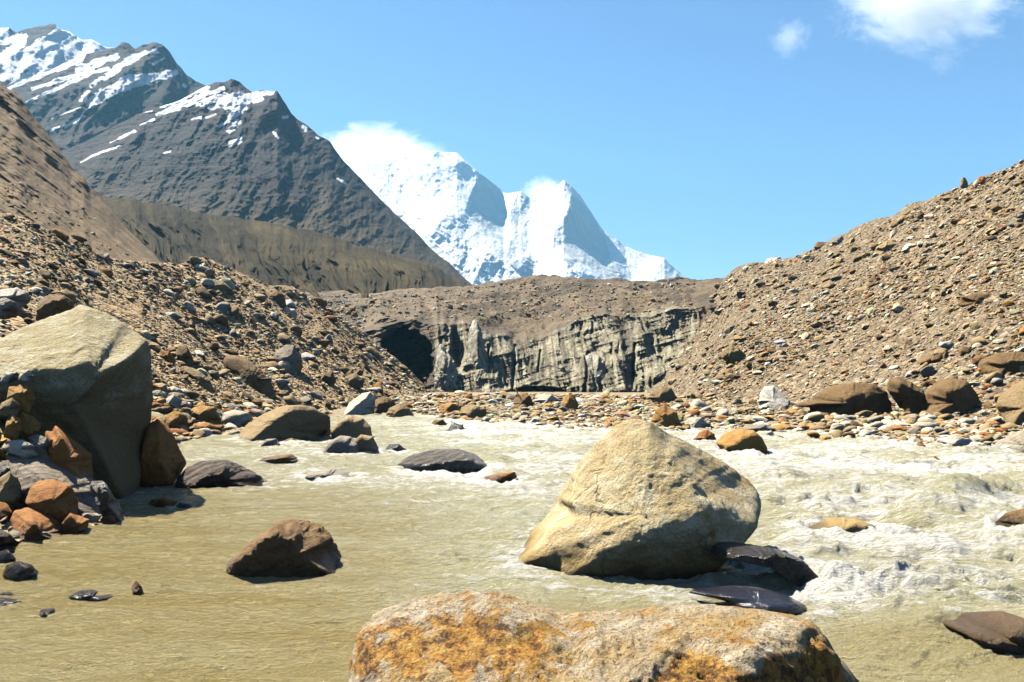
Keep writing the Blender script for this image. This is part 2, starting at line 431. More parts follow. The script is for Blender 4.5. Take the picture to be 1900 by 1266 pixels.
# --- lateral moraine wall with gullies
def moraine_mat():
    m, nt, b = newmat('lateral_moraine')
    v = objvec(nt); n = noise(nt, v, 0.03, 6, 0.65); n2 = noise(nt, v, 0.22, 7, 0.75); n4 = noise(nt, v, 0.8, 4, 0.75)
    g = attr(nt, 'gully')
    col = ramp(nt, n, [(0.3, (0.10, 0.082, 0.045)), (0.5, (0.165, 0.132, 0.072)), (0.7, (0.25, 0.20, 0.11))])
    col = mixc(nt, ramp(nt, n2, [(0.55, 0.0), (0.75, 0.6)]), col, (0.10, 0.085, 0.06))
    col = mixc(nt, mth(nt, 'MULTIPLY', g, 0.75), col, (0.085, 0.07, 0.045))
    col = mixc(nt, ramp(nt, n4, [(0.64, 0.0), (0.70, 0.9)]), col, (0.42, 0.36, 0.26))
    nt.links.new(col, b.inputs['Base Color']); b.inputs['Roughness'].default_value = 0.95; b.inputs['Specular IOR Level'].default_value = 0.1
    nt.links.new(nd(nt, 'ShaderNodeBump', {'Height': mth(nt, 'ADD', n2, n4), 'Strength': 1.0, 'Distance': 3.0}).outputs[0], b.inputs['Normal'])
    return m
def gul(px, py):
    w = px - 0.42 * (py - 400) + 16 * fbm(v3(px / 50, py / 40, 9), 3, 66)                       # gullies run down to the right
    return ridged(v3(w / 34, py / 190, 2), 4, 61, .6)
def lat_depth(px, py, t):
    top = interp_xy([(100, 330), (700, 330), (880, 350)], px)
    d = top - 130 * t ** 0.9 - 17 * gul(px, py) * sstep(0.03, 0.3, t) - 8 * fbm(v3(px / 60, py / 60, 1), 4, 71) - 2.2 * fbm(v3(px / 11, py / 16, 1), 4, 72)
    return d
o, V, F = face_surface('moraine_wall', [(60, 335), (150, 345), (200, 365), (300, 378), (380, 396), (440, 405), (540, 420), (620, 440), (680, 458), (740, 475), (800, 490), (850, 518), (885, 540), (900, 550)],
                       60, 900, 620, 240, 575, lat_depth, moraine_mat(), lambda px, py, S: {'gully': sstep(0.5, 0.0, gul(px, py))}, 4.0, 13, 40)
structure(o); keep('moraine_wall', V, F)

# --- dark mountain with snow bands: three ridges one behind the other
def mountain_mat():
    m, nt, b = newmat('dark_mountain')
    v = objvec(nt, (1, 1, 1), (0.0, 0.5, 0.0)); v2 = objvec(nt, (0.4, 1, 2.2), (0, -0.45, 0))
    n = noise(nt, v, 0.008, 7, 0.65); n2 = noise(nt, v2, 0.04, 7, 0.7, 0.5); n3 = noise(nt, v, 0.16, 5, 0.75)
    low = attr(nt, 'low'); sn = attr(nt, 'snow')
    col = ramp(nt, n, [(0.32, (0.028, 0.025, 0.032)), (0.5, (0.050, 0.037, 0.041)), (0.68, (0.10, 0.068, 0.062))])
    col = mixc(nt, ramp(nt, n2, [(0.5, 0.0), (0.68, 0.8)]), col, (0.03, 0.027, 0.028))
    col = mixc(nt, mth(nt, 'MULTIPLY', low, 0.8), col, (0.145, 0.108, 0.06))
    col = mixc(nt, ramp(nt, n3, [(0.60, 0.0), (0.72, 0.55)]), col, (0.24, 0.21, 0.19))
    nq = noise(nt, objvec(nt, (0.6, 1, 1.8), (0, -0.45, 0)), 0.42, 6, 0.75)
    nb = mth(nt, 'ADD', sn, mth(nt, 'ADD', mth(nt, 'MULTIPLY', mth(nt, 'SUBTRACT', n3, 0.5), 0.8), mth(nt, 'MULTIPLY', mth(nt, 'SUBTRACT', nq, 0.5), 1.3)))
    col = mixc(nt, ramp(nt, nq, [(0.62, 0.0), (0.70, 0.6)]), col, (0.20, 0.18, 0.165))
    mask = nd(nt, 'ShaderNodeMapRange', {0: nb, 1: 0.46, 2: 0.54}).outputs[0]
    col = mixc(nt, mask, col, (0.88, 0.90, 0.93))
    nt.links.new(col, b.inputs['Base Color']); b.inputs['Roughness'].default_value = 0.9; b.inputs['Specular IOR Level'].default_value = 0.12
    h = mth(nt, 'ADD', n2, mth(nt, 'MULTIPLY', n3, 0.4))
    nt.links.new(nd(nt, 'ShaderNodeBump', {'Height': h, 'Strength': 0.7, 'Distance': 9.0}).outputs[0], b.inputs['Normal'])
    return m
M_mtn = mountain_mat()

SNOW_A = [(20, 120, 120, 60, 12, 20), (0, 75, 45, 70, 12, 8), (10, 140, 60, 100, 14, 22), (60, 110, 130, 70, 26, 18), (100, 95, 180, 85, 20, 12), (20, 160, 110, 115, 10, 16), (110, 60, 190, 90, 9, 9),
          (0, 110, 40, 80, 10, 12), (120, 115, 205, 95, 12, 14), (0, 60, 10, 55, 8, 8), (170, 120, 215, 88, 12, 6)]
SNOW_B = [(15, 165, 150, 105, 4, 12), (50, 190, 170, 135, 3, 6), (150, 130, 215, 105, 14, 6), (215, 125, 270, 98, 6, 9), (170, 190, 240, 150, 12, 14), (235, 155, 325, 136, 14, 7), (95, 220, 150, 200, 2, 3), (120, 235, 155, 217, 4, 4), (230, 110, 290, 95, 3, 6),
          (285, 120, 306, 107, 4, 2), (150, 185, 165, 170, 5, 3), (100, 150, 200, 128, 5, 4), (60, 165, 120, 148, 4, 4), (170, 160, 220, 128, 4, 7), (340, 158, 345, 162, 3, 3), (93, 242, 110, 235, 2, 2)]
SNOW_C = [(302, 196, 380, 162, 7, 8), (245, 212, 280, 203, 3, 4), (340, 192, 420, 182, 6, 10), (345, 190, 412, 165, 3, 5), (420, 182, 505, 172, 10, 4), (420, 200, 480, 182, 8, 8), (430, 215, 455, 200, 8, 8), (425, 245, 440, 225, 6, 7), (428, 268, 445, 258, 6, 7),
          (290, 213, 330, 200, 3, 6), (260, 232, 285, 222, 2, 3), (205, 265, 250, 243, 2, 4), (170, 290, 222, 270, 2, 3), (150, 302, 170, 290, 1.5, 2), (375, 222, 400, 212, 3, 3), (405, 235, 425, 226, 3, 3), (355, 222, 372, 217, 2, 2), (303, 285, 316, 281, 2, 2),
          (508, 246, 516, 256, 4, 4), (525, 218, 533, 217, 3, 3), (563, 235, 567, 243, 4, 4), (587, 255, 590, 257, 3, 3), (627, 332, 642, 341, 2.5, 2.5), (310, 205, 335, 195, 5, 5), (390, 200, 440, 190, 5, 7)]
def snow_mask(px, py, strokes, seed):
    m = np.zeros(px.shape)
    q = v3(px * .9 - py * .43, (px * .43 + py * .9) * 2.6, 0)          # streaks run up to the right
    wob = fbm(q / 16, 4, seed) * 6 + fbm(q / 5, 3, seed + 3) * 3.0
    for x0, y0, x1, y1, w0, w1 in strokes:
        d, s, a = seg_dist(px, py, [(x0, y0), (x1, y1)])
        w = (w0 + (w1 - w0) * a) * 0.85
        m = np.maximum(m, sstep(1.5, -1.5, d + wob * np.minimum(1, w / 7) - w))
    return m

def mtn(sil, x0, x1, nu, nv, ybot, D0, D1, strokes, seed, folds=(), low=None, amp=1.0, tilt=0.0):
    def depth(px, py, t):
        ys = interp_xy(sil, px)
        k = D0 / 1500.0
        d = D0 + (D1 - D0) * t + tilt * (px - x0)
        q = v3(px * .9 - py * .43, (px * .43 + py * .9) * 1.8, seed)
        d = d - amp * k * (22 * ridged(q / 150, 6, seed, 0.58) + 6 * fbm(q / 26, 4, seed + 7) + 3.0 * ridged(v3(px / 9, py / 9, 0), 3, seed + 2))
        gw = px + 0.55 * py + 18 * fbm(v3(px / 60, py / 60, 4), 3, seed + 3); gw2 = px - 0.35 * py + 18 * fbm(v3(px / 60, py / 60, 5), 3, seed + 4)
        d = d - k * sstep(0, .12, t) * (16 * ridged(v3(gw / 46, py / 260, 1), 4, seed + 11, .55) + 7 * ridged(v3(gw2 / 60, py / 260, 2), 3, seed + 12, .5))
        for pts, A, wl, wr in folds:
            b, s, a = seg_dist(px, py, pts)
            d = d - A * k * np.maximum(0, 1 - b / np.where(s > 0, wr, wl))
        return d
    def at(px, py, S):
        lo = np.zeros(px.shape) if low is None else sstep(-80, 80, py - interp_xy(low, px) + 25 * fbm(v3(px / 40, py / 40, 2), 4, 5))
        return {'snow': snow_mask(px, py, strokes, seed), 'low': lo}
    o, V, F = face_surface('mountain', sil, x0, x1, nu, nv, ybot, depth, M_mtn, at, 3.5, seed, 120, 1.0)
    structure(o); return o
mtn([(-500, 40), (-200, 60), (-60, 30), (0, 52), (18, 50), (30, 60), (58, 52), (75, 47), (100, 42), (112, 53), (130, 60), (152, 75), (172, 74), (192, 86), (215, 88), (300, 150), (420, 300)], -500, 420, 330, 160,
    [(-500, 420), (420, 420)], 1150, 800, SNOW_A, 7, [([(100, 42), (60, 110), (0, 190)], 30, 60, 70), ([(190, 86), (120, 130)], 14, 40, 40)])
mtn([(-300, 260), (-100, 210), (0, 165), (80, 135), (160, 100), (215, 88), (226, 78), (240, 82), (250, 92), (265, 82), (290, 80), (303, 86), (315, 98), (328, 118), (340, 132), (362, 150), (382, 160), (430, 190), (560, 330)], -300, 560, 380, 200,
    [(-300, 470), (560, 470)], 930, 640, SNOW_B, 9, [([(290, 80), (240, 130), (120, 200)], 22, 50, 60), ([(330, 120), (300, 200)], 10, 30, 40)])
mtn([(-200, 420), (0, 330), (100, 285), (160, 262), (250, 215), (330, 188), (380, 160), (400, 153), (418, 152), (428, 147), (445, 153), (468, 171), (488, 168), (505, 170), (514, 168), (524, 184), (540, 208), (556, 224), (575, 238), (592, 252), (612, 260), (622, 276), (640, 300), (660, 322), (700, 362), (732, 396), (768, 428), (800, 462), (832, 488), (860, 514), (884, 536), (900, 552)], -200, 900, 760, 330,
    [(-200, 520), (900, 580)], 700, 430, SNOW_C, 11, [([(514, 168), (470, 230), (500, 310), (560, 380)], 26, 70, 60), ([(430, 148), (300, 230), (150, 320)], 14, 50, 60), ([(610, 262), (640, 350), (740, 450)], 12, 60, 60)],
    [(0, 330), (300, 355), (520, 385), (650, 375), (760, 430)])

# --- snow peaks far behind
def peak_mat():
    m, nt, b = newmat('snow_and_rock')
    v = objvec(nt); n = noise(nt, v, 0.012, 7, 0.7); n2 = noise(nt, objvec(nt, (1.0, 1.0, 0.3)), 0.035, 6, 0.7)
    rk = attr(nt, 'rock')
    rock = ramp(nt, n2, [(0.3, (0.52, 0.52, 0.53)), (0.6, (0.64, 0.64, 0.64)), (0.8, (0.74, 0.74, 0.74))])
    f = mth(nt, 'ADD', rk, mth(nt, 'MULTIPLY', mth(nt, 'SUBTRACT', n, 0.5), 0.7))
    col = mixc(nt, nd(nt, 'ShaderNodeMapRange', {0: f, 1: 0.42, 2: 0.58}).outputs[0], (0.76, 0.77, 0.80), rock)
    nt.links.new(col, b.inputs['Base Color']); b.inputs['Roughness'].default_value = 0.8; b.inputs['Specular IOR Level'].default_value = 0.1
    nt.links.new(nd(nt, 'ShaderNodeBump', {'Height': mth(nt, 'ADD', n, n2), 'Strength': 0.6, 'Distance': 14.0}).outputs[0], b.inputs['Normal'])
    return m
PEAKFOLD = [([(860, 300), (892, 322), (872, 360), (862, 395), (900, 440), (945, 490)], 60, 120, 45),
            ([(962, 356), (945, 395), (950, 450)], 22, 30, 30), ([(985, 370), (1000, 410), (1010, 440)], 18, 25, 30),
            ([(1046, 334), (1060, 362), (1052, 398), (1030, 425), (1026, 460), (1060, 500), (1110, 515)], 62, 70, 60),
            ([(1110, 412), (1128, 436), (1150, 480), (1200, 505)], 22, 30, 30), ([(1232, 478), (1215, 510), (1200, 540)], 14, 30, 40),
            ([(817, 410), (850, 450), (905, 470), (960, 500), (990, 540)], 30, 60, 45), ([(817, 410), (800, 440), (790, 500)], 18, 30, 30),
            ([(905, 468), (890, 500), (870, 540)], 16, 30, 30), ([(960, 440), (1010, 490), (1060, 530)], 14, 30, 40)]
ROCKPOLY = [[(893, 322), (925, 350), (940, 380), (945, 420), (948, 455), (930, 450), (900, 425), (868, 395), (872, 365)],
            [(1060, 362), (1080, 372), (1106, 405), (1118, 440), (1132, 470), (1118, 500), (1100, 500), (1060, 480), (1028, 452), (1030, 425), (1052, 398)],
            [(968, 372), (985, 372), (990, 395), (985, 420), (950, 420), (952, 395)], [(1125, 480), (1150, 500), (1150, 520), (1120, 510)]]
def inpoly(px, py, poly):
    ins = np.zeros(px.shape, bool); n = len(poly)
    for i in range(n):
        ax, ay = poly[i]; bx, by = poly[(i + 1) % n]
        ins ^= ((ay > py) != (by > py)) & (px < (bx - ax) * (py - ay) / (by - ay + 1e-12) + ax)
    return ins
def peak_depth(px, py, t):
    k = 2600 / 1500.0
    d = 2650 - 800 * t
    for pts, A, wl, wr in PEAKFOLD:
        b, s, a = seg_dist(px, py, pts); d = d - A * k * np.maximum(0, 1 - b / np.where(s > 0, wr, wl))
    q = v3(px, py * 0.8, 0)
    d = d - k * (11 * ridged(q / 70, 6, 91, 0.55) + 3 * ridged(v3(px * .8 + py * .6, (py * .8 - px * .6) * 2, 1) / 14, 4, 93) + 2 * fbm(q / 9, 3, 95))
    return d
def peak_attr(px, py, S):
    r = np.zeros(px.shape)
    wx = px + 5 * fbm(v3(px / 14, py / 14, 1), 3, 5); wy = py + 5 * fbm(v3(px / 14, py / 14, 8), 3, 6)
    for k, poly in enumerate(ROCKPOLY): r = np.maximum(r, inpoly(wx, wy, poly) * 0.85)
    st = fbm(v3((px * .75 + py * .65) / 7, (py * .75 - px * .65) / 28, 3), 4, 15)
    lowm = sstep(395, 470, py) * sstep(1010, 860, px)
    r = np.maximum(r, sstep(0.05, 0.3, st) * 0.8 * lowm)
    r = np.maximum(r, sstep(0.22, 0.4, st) * 0.55)
    return {'rock': r}
o, V, F = face_surface('snow_mountain', [(480, 430), (560, 370), (620, 340), (650, 322), (700, 300), (740, 292), (780, 280), (815, 282), (848, 284), (862, 298), (880, 312), (893, 322), (905, 332), (922, 345), (934, 358), (950, 358), (966, 354), (984, 368), (1000, 372), (1012, 362), (1030, 350), (1046, 334), (1060, 344), (1076, 362), (1092, 386), (1106, 408), (1118, 424), (1134, 437), (1160, 456), (1184, 468), (1205, 474), (1232, 479), (1246, 492), (1265, 508), (1290, 525), (1400, 580)],
                       480, 1400, 760, 330, 600, peak_depth, peak_mat(), peak_attr, 2.5, 5, 110)
structure(o)

# --- low dark debris ridge in front of the peaks, far right
def far_depth(px, py, t): return 300 - 40 * t - 5 * fbm(v3(px / 20, py / 20, 0), 4, 3)
o, V, F = face_surface('moraine_ridge', [(1000, 560), (1090, 524), (1150, 521), (1210, 522), (1240, 517), (1262, 513), (1280, 517), (1300, 524), (1400, 540)], 1000, 1400, 160, 40, 600, far_depth,
                       gravel_mat('far_debris', (0.06, 0.05, 0.045), (0.1, 0.085, 0.07), 0.8, 2.0, 0.8, 0.05, 0.6), None, 2.0, 3, 20)
structure(o)

# ------------------------------------------------------------------ the glacier's front
ICETOP = [(520, 600), (600, 622), (680, 612), (705, 600), (750, 606), (790, 596), (812, 590), (840, 604), (870, 600), (905, 612), (955, 628), (1000, 632), (1035, 616), (1060, 600), (1110, 592), (1180, 584), (1260, 572), (1330, 562), (1420, 570), (1500, 560)]
def glacier_parts(px, py):
    yi = interp_xy(ICETOP, px) + 16 * fbm(v3(px / 40, py / 60, 0), 3, 2)
    yb = 737.0
    return yi, yb
def glacier_depth(px, py, t):
    yi, yb = glacier_parts(px, py)
    ytop = interp_xy(GSIL, px)
    k = np.clip((yb - py) / (yb - yi), 0, 1)                        # 0 foot .. 1 top of the ice wall
    m = np.clip((yi - py) / np.maximum(8, yi - ytop), 0, 1)            # above the wall
    d = 126 + 23 * k ** 1.1 + 5 * sstep(0, .12, m) + 78 * m ** 1.25
    d = d - 0.018 * np.abs(px - 1010)
    icem = sstep(0.0, 0.1, k) * (1 - sstep(0.0, 0.12, m)) * sstep(760, 820, px)
    w = px - 0.2 * (py - 600) + 20 * fbm(v3(px / 60, py / 45, 2), 3, 30)
    fl = ridged(v3(w / 40, py / 150, 1), 5, 31, .6); fl2 = fbm(v3(w / 5, py / 60, 3), 3, 33)
    dp2 = py + 0.33 * (px - 1000) + 10 * fbm(v3(px / 50, py / 50, 6), 3, 39)
    d = d - icem * 0.7 * ridged(v3(px / 160, dp2 / 34, 2), 3, 38, .5)
    d = d - icem * (2.2 * fl + 1.3 * fl2 + 2.0 * fbm(v3(px / 45, py / 30, 4), 3, 37))
    dip = (px - 1000) * 0.30 + py                                        # ledges dip gently to the left
    d = d - (1 - 0.6 * icem) * (1 - 0.85 * sstep(.1, .3, m)) * (2.2 * ridged(v3(px / 120, dip / 17, 5), 4, 35) + 1.8 * fbm(v3(px / 30, py / 14, 2), 4, 36))
    # scarp above the wall, rising to the right
    b, s, a = seg_dist(px, py, [(880, 596), (960, 575), (1060, 566), (1170, 575), (1300, 556)])
    d = d - 4.0 * np.exp(-(b / 10) ** 2)
    b, s, a = seg_dist(px, py, [(840, 560), (920, 545), (1010, 540)])
    d = d - 4.0 * np.exp(-(b / 9) ** 2)
    # the cave at the left end of the wall
    e = ((px - 752) / 52) ** 2 + ((py - 668) / 56) ** 2 + 0.35 * fbm(v3(px / 14, py / 14, 0), 3, 4)
    d = d + 24 * sstep(1.15, 0.75, e)
    e = ((px - 1000) / 48) ** 2 + ((py - 728) / 11) ** 2
    d = d + 9 * sstep(1.2, 0.5, e)
    e = ((px - 850) / 14) ** 2 + ((py - 640) / 50) ** 2
    d = d + 6 * sstep(1.3, 0.5, e)
    for x, y0, y1, w_ in ((953, 642, 725, 2.6), (1000, 650, 690, 1.6), (1088, 655, 735, 2.4), (905, 640, 690, 2), (1175, 640, 720, 3)):
        b, s, a = seg_dist(px, py, [(x + 3, y0), (x - 2, y1)]); d = d + 2.6 * np.exp(-(b / w_) ** 2)
    # buttresses standing out of the wall
    for pts, A, w_ in (([(1082, 662), (1090, 735)], 5, 26), ([(1140, 640), (1150, 735)], 4, 30), ([(1190, 635), (1215, 700)], 4, 30)):
        b, s, a = seg_dist(px, py, pts); d = d - A * np.maximum(0, 1 - b / w_)
    # smooth dirty bowl on the right
    e = ((px - 1222) / 40) ** 2 + ((py - 650) / 38) ** 2
    d = d + 1.5 * sstep(1.3, 0.2, e)
    return d
def glacier_post(px, py, S):
    yi, yb = glacier_parts(px, py); m = sstep(2, 22, yi - py)
    w = v3(S[..., 0], S[..., 1], 0)
    dz = 1.5 * ridged(w * v3(.045, .10, 1) + 0.25 * fbm(w * .08, 2, 3)[..., None], 5, 131, .55) + 0.5 * fbm(w * .4, 4, 132)
    S[..., 2] += m * dz
    return S
def glacier_attr(px, py, S):
    yi, yb = glacier_parts(px, py)
    n = gnormals(S); steep = sstep(0.75, 0.4, np.abs(n[..., 2]))
    inw = sstep(-20, 10, py - yi + 12 * fbm(v3(px / 18, py / 12, 2), 3, 61)) * sstep(790, 825, px) * sstep(1330, 1240, px + 0.25 * (py - 640))
    w = px - 0.12 * (py - 600)
    st = fbm(v3(w / 9, py / 75, 1), 5, 41) + 0.5 * fbm(v3(px / 50, py / 40, 1), 3, 44)
    ice = inw * (0.78 + 0.5 * st) * sstep(738, 715, py + 10 * fbm(v3(px / 12, 0, 0), 3, 3))
    dip = (px - 1000) * 0.30 + py
    led = sstep(0.15, 0.45, ridged(v3(px / 120, dip / 17, 5), 4, 35)) * (1 - inw)
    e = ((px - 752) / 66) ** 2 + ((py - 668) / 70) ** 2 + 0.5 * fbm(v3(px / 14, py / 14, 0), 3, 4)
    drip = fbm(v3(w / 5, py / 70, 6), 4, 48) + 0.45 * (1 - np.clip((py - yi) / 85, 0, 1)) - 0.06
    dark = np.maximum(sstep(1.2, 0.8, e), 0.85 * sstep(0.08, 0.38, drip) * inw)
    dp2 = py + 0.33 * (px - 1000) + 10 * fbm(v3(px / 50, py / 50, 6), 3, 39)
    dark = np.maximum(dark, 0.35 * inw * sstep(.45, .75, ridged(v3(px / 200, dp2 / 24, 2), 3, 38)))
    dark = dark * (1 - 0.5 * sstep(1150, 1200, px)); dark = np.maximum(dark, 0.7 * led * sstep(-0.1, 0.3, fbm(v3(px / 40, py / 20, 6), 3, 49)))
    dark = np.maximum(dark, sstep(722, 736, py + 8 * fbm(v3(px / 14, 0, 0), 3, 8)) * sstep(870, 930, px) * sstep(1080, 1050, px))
    return {'ice': ice, 'dark': np.clip(dark, 0, 1)}
def glacier_mat():
    m, nt, b = newmat('dirty_ice')
    v = objvec(nt); vs = objvec(nt, (1, 1, 0.16), (0, 0.12, 0))
    ns = noise(nt, vs, 0.9, 7, 0.7); nf = noise(nt, v, 1.6, 6, 0.7); nl = noise(nt, v, 0.12, 4, 0.6)
    ice = attr(nt, 'ice'); dk = attr(nt, 'dark')
    icec = ramp(nt, ns, [(0.3, (0.19, 0.15, 0.10)), (0.45, (0.36, 0.32, 0.22)), (0.6, (0.53, 0.495, 0.365)), (0.75, (0.66, 0.64, 0.50))])
    deb = ramp(nt, nf, [(0.3, (0.15, 0.11, 0.07)), (0.5, (0.26, 0.195, 0.12)), (0.66, (0.36, 0.275, 0.17)), (0.78, (0.52, 0.42, 0.29))])
    deb = mixc(nt, ramp(nt, nl, [(0.4, 0.0), (0.65, 0.7)]), deb, (0.16, 0.12, 0.08))
    f = mth(nt, 'ADD', ice, mth(nt, 'MULTIPLY', mth(nt, 'SUBTRACT', ns, 0.5), 1.1))
    f = nd(nt, 'ShaderNodeMapRange', {0: f, 1: 0.38, 2: 0.62}).outputs[0]
    col = mixc(nt, f, deb, icec)
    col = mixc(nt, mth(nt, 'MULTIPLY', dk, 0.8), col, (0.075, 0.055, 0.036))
    nt.links.new(col, b.inputs['Base Color']); b.inputs['Roughness'].default_value = 0.75
    b.inputs['Specular IOR Level'].default_value = 0.2
    h = mth(nt, 'ADD', ns, mth(nt, 'MULTIPLY', nf, 0.6))
    nt.links.new(nd(nt, 'ShaderNodeBump', {'Height': h, 'Strength': 0.9, 'Distance': 0.8}).outputs[0], b.inputs['Normal'])
    return m
M_ice = glacier_mat()
GSIL = [(420, 556), (520, 552), (600, 545), (640, 541), (700, 543), (760, 540), (820, 538), (870, 534), (920, 528), (960, 520), (1000, 514), (1040, 517), (1090, 522), (1150, 524), (1210, 527), (1260, 524), (1300, 524), (1340, 522), (1420, 520), (1500, 520)]
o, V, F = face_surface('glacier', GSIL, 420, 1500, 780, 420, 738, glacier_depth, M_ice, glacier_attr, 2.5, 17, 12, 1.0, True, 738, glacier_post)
tag(o, 'dirty grey-green ice cliff of a debris-covered glacier at the head of the river', 'glacier')
GLACIER = o
keep('glacier', V, F)

# ------------------------------------------------------------------ boulders traced as solids
allV, allF, owner, off = [], [], [], 0
for k, (n, V, F) in enumerate(SURF):
    F = F if F.shape[1] == 4 else np.concatenate([F, F[:, 2:]], 1)
    allV.append(V); allF.append(F + off); owner += [k] * len(F); off += len(V)
allV = np.concatenate(allV); allF = np.concatenate(allF)
BVH = BVHTree.FromPolygons([tuple(v) for v in allV.tolist()], allF.tolist())
def cast(px, py):
    """where a ray through this pixel meets the terrain or the water level"""
    d = P(px, py, 1.0) - np.array([0, 0, CAMZ]); d = d / np.linalg.norm(d)
    h, nrm, idx, dist = BVH.ray_cast(Vector((0, 0, CAMZ)), Vector(d))
    name = SURF[owner[idx]][0] if h else None
    if d[2] < 0:
        t = -CAMZ / d[2]
        if h is None or t < dist: return np.array([0, 0, CAMZ]) + d * t, np.array([0, 0, 1.0]), 'river'
    if h is None: return None
    nrm = np.array(nrm); nrm = nrm if nrm[2] > 0 else -nrm
    return np.array(h), nrm, name

def poly_r(poly, ang):
    """radius of a star-shaped outline in each direction"""
    poly = np.array(poly, float); r = np.zeros(len(ang)); dx = np.cos(ang); dy = np.sin(ang)
    for i in range(len(poly)):
        a = poly[i]; e = poly[(i + 1) % len(poly)] - a
        den = dx * e[1] - dy * e[0]; den = np.where(np.abs(den) < 1e-12, 1e-12, den)
        t = (a[0] * e[1] - a[1] * e[0]) / den; u = (a[0] * dy - a[1] * dx) / den
        ok = (t > 0) & (u >= -1e-9) & (u <= 1 + 1e-9)
        r = np.where(ok, np.maximum(r, t), r)
    return r

